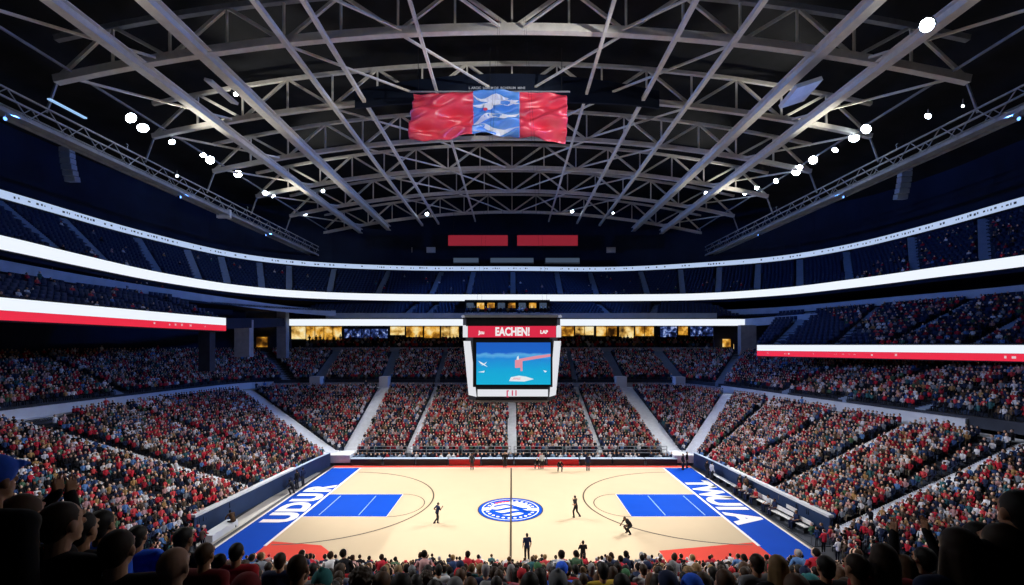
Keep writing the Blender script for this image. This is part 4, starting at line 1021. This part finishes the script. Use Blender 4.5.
def make_body(p, vox=.0075):
    J = pose_joints(p); b = MB(); torso(b,J,0); legs(b,J,0); head_(b,J)
    for s,n in ((-1,'l'),(1,'r')):
        b.cap(J['sh'+n],J['el'+n],.052,.040); b.cap(J['el'+n],J['el'+n].lerp(J['wr'+n],.35),.041,.041); b.cap(J['el'+n].lerp(J['wr'+n],.3),J['wr'+n],.041,.028); hand(b,J['wr'+n],J['hd'+n],s)
        a = J['an'+n]; b.cap(a+V((0,-.035,-.045)), a+V((0,.12,-.06)), .042, .032); b.cap(a, a+V((0,0,-.04)), .038,.042)
    body = remesh(b, vox, .22, 'person', M['skin'], 3)
    t = MB(); torso(t,J,.016)
    for s,n in ((-1,'l'),(1,'r')): t.cap(J['sh'+n],J['el'+n],.066,.058); t.cap(J['el'+n],J['wr'+n],.056,.042)
    shirt = remesh(t, .012, .35, 'shirt', M['cloth'], 6)
    t2 = MB(); torso(t2,J,.016)
    for s,n in ((-1,'l'),(1,'r')): t2.cap(J['sh'+n],J['sh'+n].lerp(J['el'+n],.75),.066,.062)
    tee = remesh(t2, .012, .35, 'shirt', M['cloth'], 6)
    t3 = MB(); t3.ball(J['pel'], (.180,.133,.12)); legs(t3,J,.014); tr = remesh(t3, .012, .35, 'trousers', M['cloth'], 5)
    sh = MB()
    for n in 'lr':
        a = J['an'+n]; sh.cap(a+V((0,-.04,-.045)), a+V((0,.13,-.058)), .048, .038); sh.cap(a+V((0,0,.0)), a+V((0,0,-.04)), .046,.048)
    shoes = remesh(sh, .010, .4, 'shoes', M['cloth'], 3)
    BODY[p] = dict(J=J, person=body, shirt=shirt, tee=tee, trousers=tr, shoes=shoes, hair={})
def hair_mesh(p, style):
    B_ = BODY[p]
    if style in B_['hair']: return B_['hair'][style]
    h = B_['J']['head']; m = MB(); disp = None; vox = .009; nm = 'hair'
    if style in ('short','curly','bun'):
        m.ball(h+V((0,-.026,.036)), (.085,.098,.097)); m.ball(h+V((0,-.055,-.03)), (.070,.058,.075))
        if style == 'curly': m.ball(h+V((0,-.03,.05)), (.108,.115,.105)); disp = .05
        if style == 'bun': m.ball(h+V((0,-.09,.10)), (.045,.045,.045))
    elif style == 'long':
        m.ball(h+V((0,-.022,.034)), (.090,.102,.102)); m.cap(h+V((0,-.045,.0)), h+V((0,-.075,-.24)), .095, .085); 
        for s in (-1,1): m.cap(h+V((s*.068,-.01,.0)), h+V((s*.085,-.02,-.22)), .035, .04)
    elif style == 'cap':
        m.ball(h+V((0,-.014,.045)), (.092,.110,.092)); m.cap(h+V((-.045,.09,.062)), h+V((.045,.09,.062)), .022, .022, 10); m.cap(h+V((-.04,.13,.054)), h+V((.04,.13,.054)), .014,.014,8); m.cap(h+V((0,.07,.062)), h+V((0,.13,.056)), .03,.02,8); nm = 'cap'
    elif style == 'beanie':
        m.ball(h+V((0,-.018,.045)), (.095,.112,.105)); m.ball(h+V((0,-.03,.15)), .028); nm = 'knit_hat'
    elif style == 'hood':
        m.ball(h+V((0,-.03,.02)), (.112,.118,.128)); m.cap(h+V((0,-.05,-.05)), h+V((0,-.06,-.14)), .10,.11); nm = 'hood'
    elif style == 'crop':
        m.ball(h+V((0,-.018,.026)), (.0795,.0945,.0955)); m.ball(h+V((0,-.045,-.03)), (.060,.052,.055))
    me = remesh(m, vox, .4, nm, M['hair'] if nm == 'hair' else M['cloth'], 5, disp); B_['hair'][style] = me; return me
eye_mb = MB()
for s in (-1,1): eye_mb.ball((s*.03,.083,.012), (.011,.008,.008), 8, 6)
EYES = eye_mb.mesh('eyes', M['eye'], True)
def child(name, me, par, col=None):
    o = bpy.data.objects.new(name, me); COL.objects.link(o); o.parent = par
    if col: o.color = (*col, 1)
    return o
def person(loc, rz, pose, style, top, haircol, skin, leg, label, scale=1., tee=False, group=None, eyes=False, shoe=(.02,.02,.025)):
    if pose not in BODY: make_body(pose)
    B_ = BODY[pose]
    o = bpy.data.objects.new('person', B_['person']); COL.objects.link(o); o.color = (*skin,1); o.location = loc; o.rotation_euler = (0,0,rz); o.scale = (scale,)*3
    tag(o, label, 'person', group)
    if style != 'bald':
        me = hair_mesh(pose, style); child(me.name.split('.')[0], me, o, haircol)
    child('shirt', B_['tee' if tee else 'shirt'], o, top); child('trousers', B_['trousers'], o, leg); child('shoes', B_['shoes'], o, shoe)
    if eyes: e = child('eyes', EYES, o); e.location = B_['J']['head']
    return o
C_ = dict(black=(.010,.010,.013), navy=(.012,.022,.07), blue=(.025,.13,.85), red=(.42,.015,.025), darkred=(.16,.012,.016), white=(.62,.63,.66), grey=(.20,.21,.23), charcoal=(.035,.037,.045), teal=(.03,.17,.18), brown=(.10,.055,.03), green=(.05,.16,.07), yellow=(.62,.42,.04), pink=(.55,.16,.22), pale=(.42,.50,.62))
HC = dict(black=(.009,.007,.006), brown=(.035,.019,.010), chestnut=(.08,.038,.018), fair=(.26,.16,.07), grey=(.22,.22,.23))
SK = dict(a=(.50,.28,.18), b=(.36,.18,.10), c=(.17,.08,.045), d=(.60,.37,.26))
def row_of(d): return int((YF0-d)//RD)
taken = []
SIT_H, ST_H = 1.745-.44, 1.745
# foreground figures: (px, py of head top, distance, pose, hair style, hair, skin, top colour, label, tee, lean)
heroes = [
 (-12,447,2.4,'stand','cap','blue','b','black','person in a blue cap at the far left edge of the crowd'),
 (19,494,2.3,'stand','crop','chestnut','b','black','brown-lit head and dark shoulders at the left edge, below the raised hands'),
 (35,497,3.3,'raiseclose','short','black','b','black','person holding both raised hands close together near the left edge'),
 (58,502,2.25,'stand','crop','brown','a','black','large dark-haired person in black in the left foreground'),
 (101,511,4.1,'stand','short','black','b','blue','dark-haired person in bright blue behind the large left foreground figure'),
 (80,513,3.6,'stand','short','black','b','black','dark-haired person in black just right of the large left foreground figure'),
 (116,530,2.75,'stand','crop','brown','a','black','short-haired person in black in front of two people in blue'),
 (137,526,5.2,'stand','short','black','b','blue','person in a blue top left of the bald head'),
 (172,548,2.55,'stand','bald','black','a','charcoal','bald person in charcoal at the lower left'),
 (183,528,5.4,'stand','short','black','c','black','tall dark-haired person in black behind the bald head'),
 (204,543,4.5,'stand','crop','chestnut','b','darkred','short-haired person in dark red right of the bald head'),
 (219,556,5.4,'stand','short','black','b','navy','person in navy between the two people in dark red'),
 (236,543,5.0,'stand','crop','black','b','red','person in a red hooded top at the lower left'),
 (246,566,4.0,'sit','hood','darkred','b','darkred','person with a dark red hood up, below the red top'),
 (280,561,6.2,'stand','short','brown','a','navy','brown-haired person in navy left of the round cropped head'),
 (297,555,3.75,'stand','crop','chestnut','b','brown','large round cropped head near the red court corner'),
 (322,572,5.0,'sit','beanie','teal','a','teal','person in a teal knit hat at the bottom edge'),
 (361,568,4.7,'sit','curly','brown','a','charcoal','curly-haired person at the bottom edge left of the middle'),
 (382,573,5.0,'sit','short','chestnut','a','darkred','auburn-haired person beside the curly head'),
 (401,568,4.4,'sit','long','black','b','black','long dark-haired person at the bottom edge left of the middle'),
 (455,578,5.2,'sit','short','grey','a','grey','grey-haired person in grey at the bottom edge'),
 (530,574,5.4,'sit','long','black','b','navy','long-haired person in navy at the bottom middle'),
 (558,573,4.9,'sit','beanie','grey','a','charcoal','person in a grey knit hat at the bottom middle'),
 (562,563,7.2,'sit','cap','blue','a','blue','person in a bright blue cap behind the grey knit hat'),
 (603,563,7.5,'sit','short','black','b','yellow','person in a yellow jacket right of the blue cap'),
 (622,575,5.0,'sit','short','black','b','black','dark-haired person in black at the bottom, right of the yellow jacket'),
 (668,573,4.6,'sit','cap','navy','a','blue','person in a navy cap and blue top at the bottom edge'),
 (692,576,5.2,'sit','hood','blue','a','blue','person in a bright blue hooded top at the bottom edge'),
 (725,566,5.2,'sit','short','chestnut','a','charcoal','auburn-haired person in charcoal below the right red corner'),
 (757,560,4.6,'stand','short','brown','b','grey','brown-haired person in grey below the right end of the court'),
 (778,559,4.3,'stand','long','fair','a','black','fair long-haired person in black below the blue court end'),
 (797,566,4.0,'sit','long','chestnut','a','charcoal','auburn long-haired person at the bottom right of the middle'),
 (826,560,4.1,'stand','short','black','b','black','dark-haired person left of the two big heads at lower right'),
 (858,554,3.35,'stand','crop','brown','b','black','big dark head in black left of the red top at lower right'),
 (884,545,3.3,'stand','long','brown','a','red','long brown-haired person in a red top at lower right'),
 (905,556,4.5,'stand','long','chestnut','a','red','auburn long-haired person in red behind the lower right red top'),
 (925,548,3.9,'raise','short','black','b','black','person in black with both arms raised at lower right'),
 (961,530,2.6,'stand','long','brown','a','navy','large long-haired person in navy at the lower right'),
 (979,523,3.2,'stand','short','black','b','black','dark-haired person just behind the large long-haired one in navy'),
 (1003,525,2.4,'stand','short','brown','b','black','large dark-haired person in black by the right edge'),
 (1023,490,2.2,'stand','crop','black','b','black','tallest person at the right edge, in black'),
]
colname = lambda c: c
for (px,py,d,pose,st,hc,skn,top,lab) in heroes:
    k = row_of(d); d2 = near_y(k)+(.22 if pose.startswith('sit') else .48); sit = pose.startswith('sit')
    x = (px-HX)/FP*d2; zt = EYE-(py-HY)/FP*d2; h = zt-near_tread(k); base = SIT_H if sit else ST_H
    zb = near_tread(k)
    if not sit and h > 1.98: zb += .43; h -= .43; d2 = near_y(k)+.24; x = (px-HX)/FP*d2
    s = min(max(h/base, .88), 1.14)
    col = HC.get(hc) if st not in ('cap','beanie','hood') else None
    col = col or C_.get(hc) or HC[hc]
    person((x,d2,zb), random.uniform(-.2,.2), pose, st, C_[top], col, SK[skn], C_['charcoal'], lab, s, eyes=True)
    taken.append((x,d2))
# the rest of the near rows
hairn = ['black','brown','chestnut','fair','grey']; hairw = [46,28,10,8,8]
topn = ['navy','black','red','charcoal','white','grey','blue','pale','teal','darkred','green','pink','yellow']; topw = [20,18,16,10,9,8,6,4,3,4,2,2,1]
styw = [('short',40),('crop',18),('long',18),('cap',12),('beanie',5),('bun',4),('curly',3)]
cand = []
for k in range(NR):
    y = near_y(k)+.22; 
    if y < 4.3: continue
    z = near_tread(k); x = max(xlim(z,-1)+.6, -1.16*y-.3)+random.uniform(0,.3)
    row = []
    while x < min(xlim(z,1)-.6, 1.16*y+.3):
        if all((x-a)**2+(y-b)**2 > .36 for a,b in taken): row.append((x+random.uniform(-.05,.05), y+random.uniform(-.03,.03), z, k))
        x += random.uniform(.53,.62)*(1 if y < 10 else max(.68,1-(y-10)*.03))
    cand.append(row)
cand = cand[::-1]           # nearest row first
n_ind = 0; LIM = 250
for ri, row in enumerate(cand):
    indiv = n_ind+len(row) <= LIM
    for si, (x,y,z,k) in enumerate(row):
        up = random.random()
        if indiv:
            n_ind += 1
            st = random.choices([a for a,_ in styw],[b for _,b in styw])[0]; hn = random.choices(hairn,hairw)[0]; tn = random.choices(topn,topw)[0]
            pose = 'sit' if (up < .72 or (up > .84 and y < 11)) else ('sitclap' if up < .84 else ('sitraise' if up < .88 else ('clap' if up > .97 else 'sit')))
            hcol = HC[hn]; hw = {'short':'short %s hair','crop':'cropped %s hair','long':'long %s hair','bun':'%s hair in a bun','curly':'curly %s hair'}.get(st)
            if hw: hw = hw % hn
            else:
                cn = random.choices(topn,topw)[0]; hcol = C_[cn]; hw = 'a %s %s' % (cn, {'cap':'cap','beanie':'knit hat'}[st])
            pz = {'sit':'seated','sitclap':'clapping','sitraise':'arms-up','clap':'standing'}[pose]
            lab = '%s person, %s, %s top, %s row ahead, %s from left' % (pz, hw, tn.replace('dark','dark '), ordw(ri+1), ordw(si+1))
            person((x,y,z), random.uniform(-.25,.25), pose, st, C_[tn], hcol, random.choice(list(SK.values())), random.choice([C_['charcoal'],C_['navy'],C_['black']]), lab, random.uniform(.93,1.07), tee=random.random()<.4, group='spectators in the near stand')
        else:
            crowd.append((x,y,z,random.uniform(-.25,.25),random.uniform(.92,1.06)*max(.72,1-(y-8)*.022),up<.12,pick(pal_top),pick(pal_hair),pick(pal_skin),pick(pal_leg)))
# players and officials
def on_floor(px, py): g = ground(px,py); return (g.x,g.y,.016)
PL = [
 (437,524,'run','crop',-.9,'black','c','navy',.86,'player in dark kit running left of the centre emblem'),
 (576,518,'run','short',.8,'black','b','black',.92,'player in black between the emblem and the right arc'),
 (527,561,'stand','short',.2,'black','b','navy',.92,'player in navy on the near sideline, standing right of the centre line'),
 (628,534,'crouch','crop',1.9,'black','c','black',.95,'player in black crouching by the right three-point arc'),
 (583,568,'clap','short',.1,'black','b','black',.88,'person in black standing at the near sideline, farther right than the one in navy'),
]
for (px,py,pose,st,rz,hc,sk,top,s,lab) in PL:
    person(on_floor(px,py), rz, pose, st, C_[top], HC[hc], SK[sk], C_['black'], lab, s, tee=True, eyes=True)
SIDE = [(297,489,'stand',1.2,'black','photographer in black standing by the left padded board, farther one'),(303,486,'stand',1.4,'navy','person in navy standing by the left padded board beside the photographer'),(292,494,'crouch',1.2,'charcoal','crouching person by the left padded board'),
 (232,528,'crouch',1.0,'brown','crouching person at the near end of the left padded board'),
 (707,478,'stand',-1.3,'black','official in black by the right padded board near the far corner'),(712,480,'stand',-1.3,'white','official in white by the right padded board near the far corner'),(740,494,'stand',-1.4,'black','person in black standing by the right padded board, middle'),(746,496,'stand',-1.2,'brown','person in brown standing by the right padded board, middle'),
 (505,468,'stand',PI,'black','person in black at the far sideline left of the centre line'),(537,469,'crouch',PI,'black','crouching person in black at the far sideline right of the centre line'),(542,469,'stand',PI,'white','person in white at the far sideline right of the centre line'),(472,470,'stand',PI,'charcoal','person in charcoal at the far sideline, left part'),(560,472,'crouch',PI,'black','crouching person in black at the far sideline, right part'),(588,471,'stand',PI,'navy','person in navy at the far sideline, farthest right'),
 (683,470,'stand',-2.4,'charcoal','person in charcoal at the far right corner of the court'),(687,468,'stand',-2.2,'black','person in black at the far right corner of the court')]
for (px,py,pose,rz,top,lab) in SIDE:
    person(on_floor(px,py), rz, pose, random.choice(['short','crop']), C_[top], HC['black'], random.choice(list(SK.values())), C_['charcoal'], lab, .95)
# players sitting on the white benches
bn = 0
BT = ['red','white','navy','red','black','white','navy','white','red','navy','black']
for i, t in enumerate(np.linspace(0,1,11)):
    y = 38.0-(38.0-30.2)*t; x = 19.2+.4*t
    if 33.4 < y < 34.0 or i in (4,7,8,10): continue
    bn += 1
    person((x+.02,y,-.03), PI/2, 'sit', 'short' if i%3 else 'crop', C_[BT[i]], HC['black'], list(SK.values())[i%4], C_['navy'], 'team member in %s seated on the white right-end bench, %s from far' % (BT[i], ordw(bn)), .98, tee=True, group='team members on the white benches')

# ------------------------------------------------------------------ write the crowd as one object
def write_crowd():
    n = len(crowd); nv = len(TV); print('crowd', n)
    allv = np.zeros((n,nv,3)); cols = np.ones((n,nv,4), np.float32)
    for i,(x,y,z,rz,s,stn,tp,hr,sk,lg) in enumerate(crowd):
        t = TSV if stn else TV; c, sn = math.cos(rz), math.sin(rz)
        allv[i,:,0] = (t[:,0]*c-t[:,1]*sn)*s+x; allv[i,:,1] = (t[:,0]*sn+t[:,1]*c)*s+y; allv[i,:,2] = t[:,2]*s+z
        cols[i,:,:3] = np.array([sk,hr,tp,lg])[TP]
    lens = np.array([len(f) for f in TF]); loops = np.concatenate([np.array(f) for f in TF])
    L = (loops[None,:]+(np.arange(n)*nv)[:,None]).ravel(); ln = np.tile(lens,n)
    me = bpy.data.meshes.new('crowd'); me.vertices.add(n*nv); me.vertices.foreach_set('co', allv.ravel())
    me.loops.add(len(L)); me.loops.foreach_set('vertex_index', L.astype(np.int32))
    me.polygons.add(len(ln)); st = np.concatenate([[0],np.cumsum(ln)[:-1]]); me.polygons.foreach_set('loop_start', st.astype(np.int32)); me.polygons.foreach_set('loop_total', ln.astype(np.int32))
    me.update(calc_edges=True); me.validate()
    a = me.color_attributes.new('Col','FLOAT_COLOR','POINT'); a.data.foreach_set('color', cols.ravel())
    me.materials.append(M['crowd']); o = bpy.data.objects.new('crowd', me); COL.objects.link(o)
    tag(o, 'dense crowd of seated fans filling the stands around the court', 'crowd', None, 'stuff')
write_crowd()
def write_seats():
    mb = MB(); 
    base = MB().box((-.23,-.02,.38),(.23,.42,.45)).box((-.24,-.10,.42),(.24,-.03,.88)).box((-.2,-.02,0),(-.16,.1,.4)); bv = np.array(base.v); nv = len(bv); n = len(seats)
    allv = np.zeros((n,nv,3))
    for i,(x,y,z,rz) in enumerate(seats):
        c, s = math.cos(rz), math.sin(rz); allv[i,:,0] = bv[:,0]*c-bv[:,1]*s+x; allv[i,:,1] = bv[:,0]*s+bv[:,1]*c+y; allv[i,:,2] = bv[:,2]+z
    lens = np.array([len(f) for f in base.f]); loops = np.concatenate([np.array(f) for f in base.f])
    L = (loops[None,:]+(np.arange(n)*nv)[:,None]).ravel(); ln = np.tile(lens,n)
    me = bpy.data.meshes.new('stadium_seats'); me.vertices.add(n*nv); me.vertices.foreach_set('co', allv.ravel())
    me.loops.add(len(L)); me.loops.foreach_set('vertex_index', L.astype(np.int32)); me.polygons.add(len(ln))
    st = np.concatenate([[0],np.cumsum(ln)[:-1]]); me.polygons.foreach_set('loop_start', st.astype(np.int32)); me.polygons.foreach_set('loop_total', ln.astype(np.int32))
    me.update(calc_edges=True); me.materials.append(M['seat']); o = bpy.data.objects.new('stadium_seats', me); COL.objects.link(o)
    tag(o, 'empty dark navy folding seats in rows on the upper and club decks', 'seats', None, 'stuff')
write_seats()
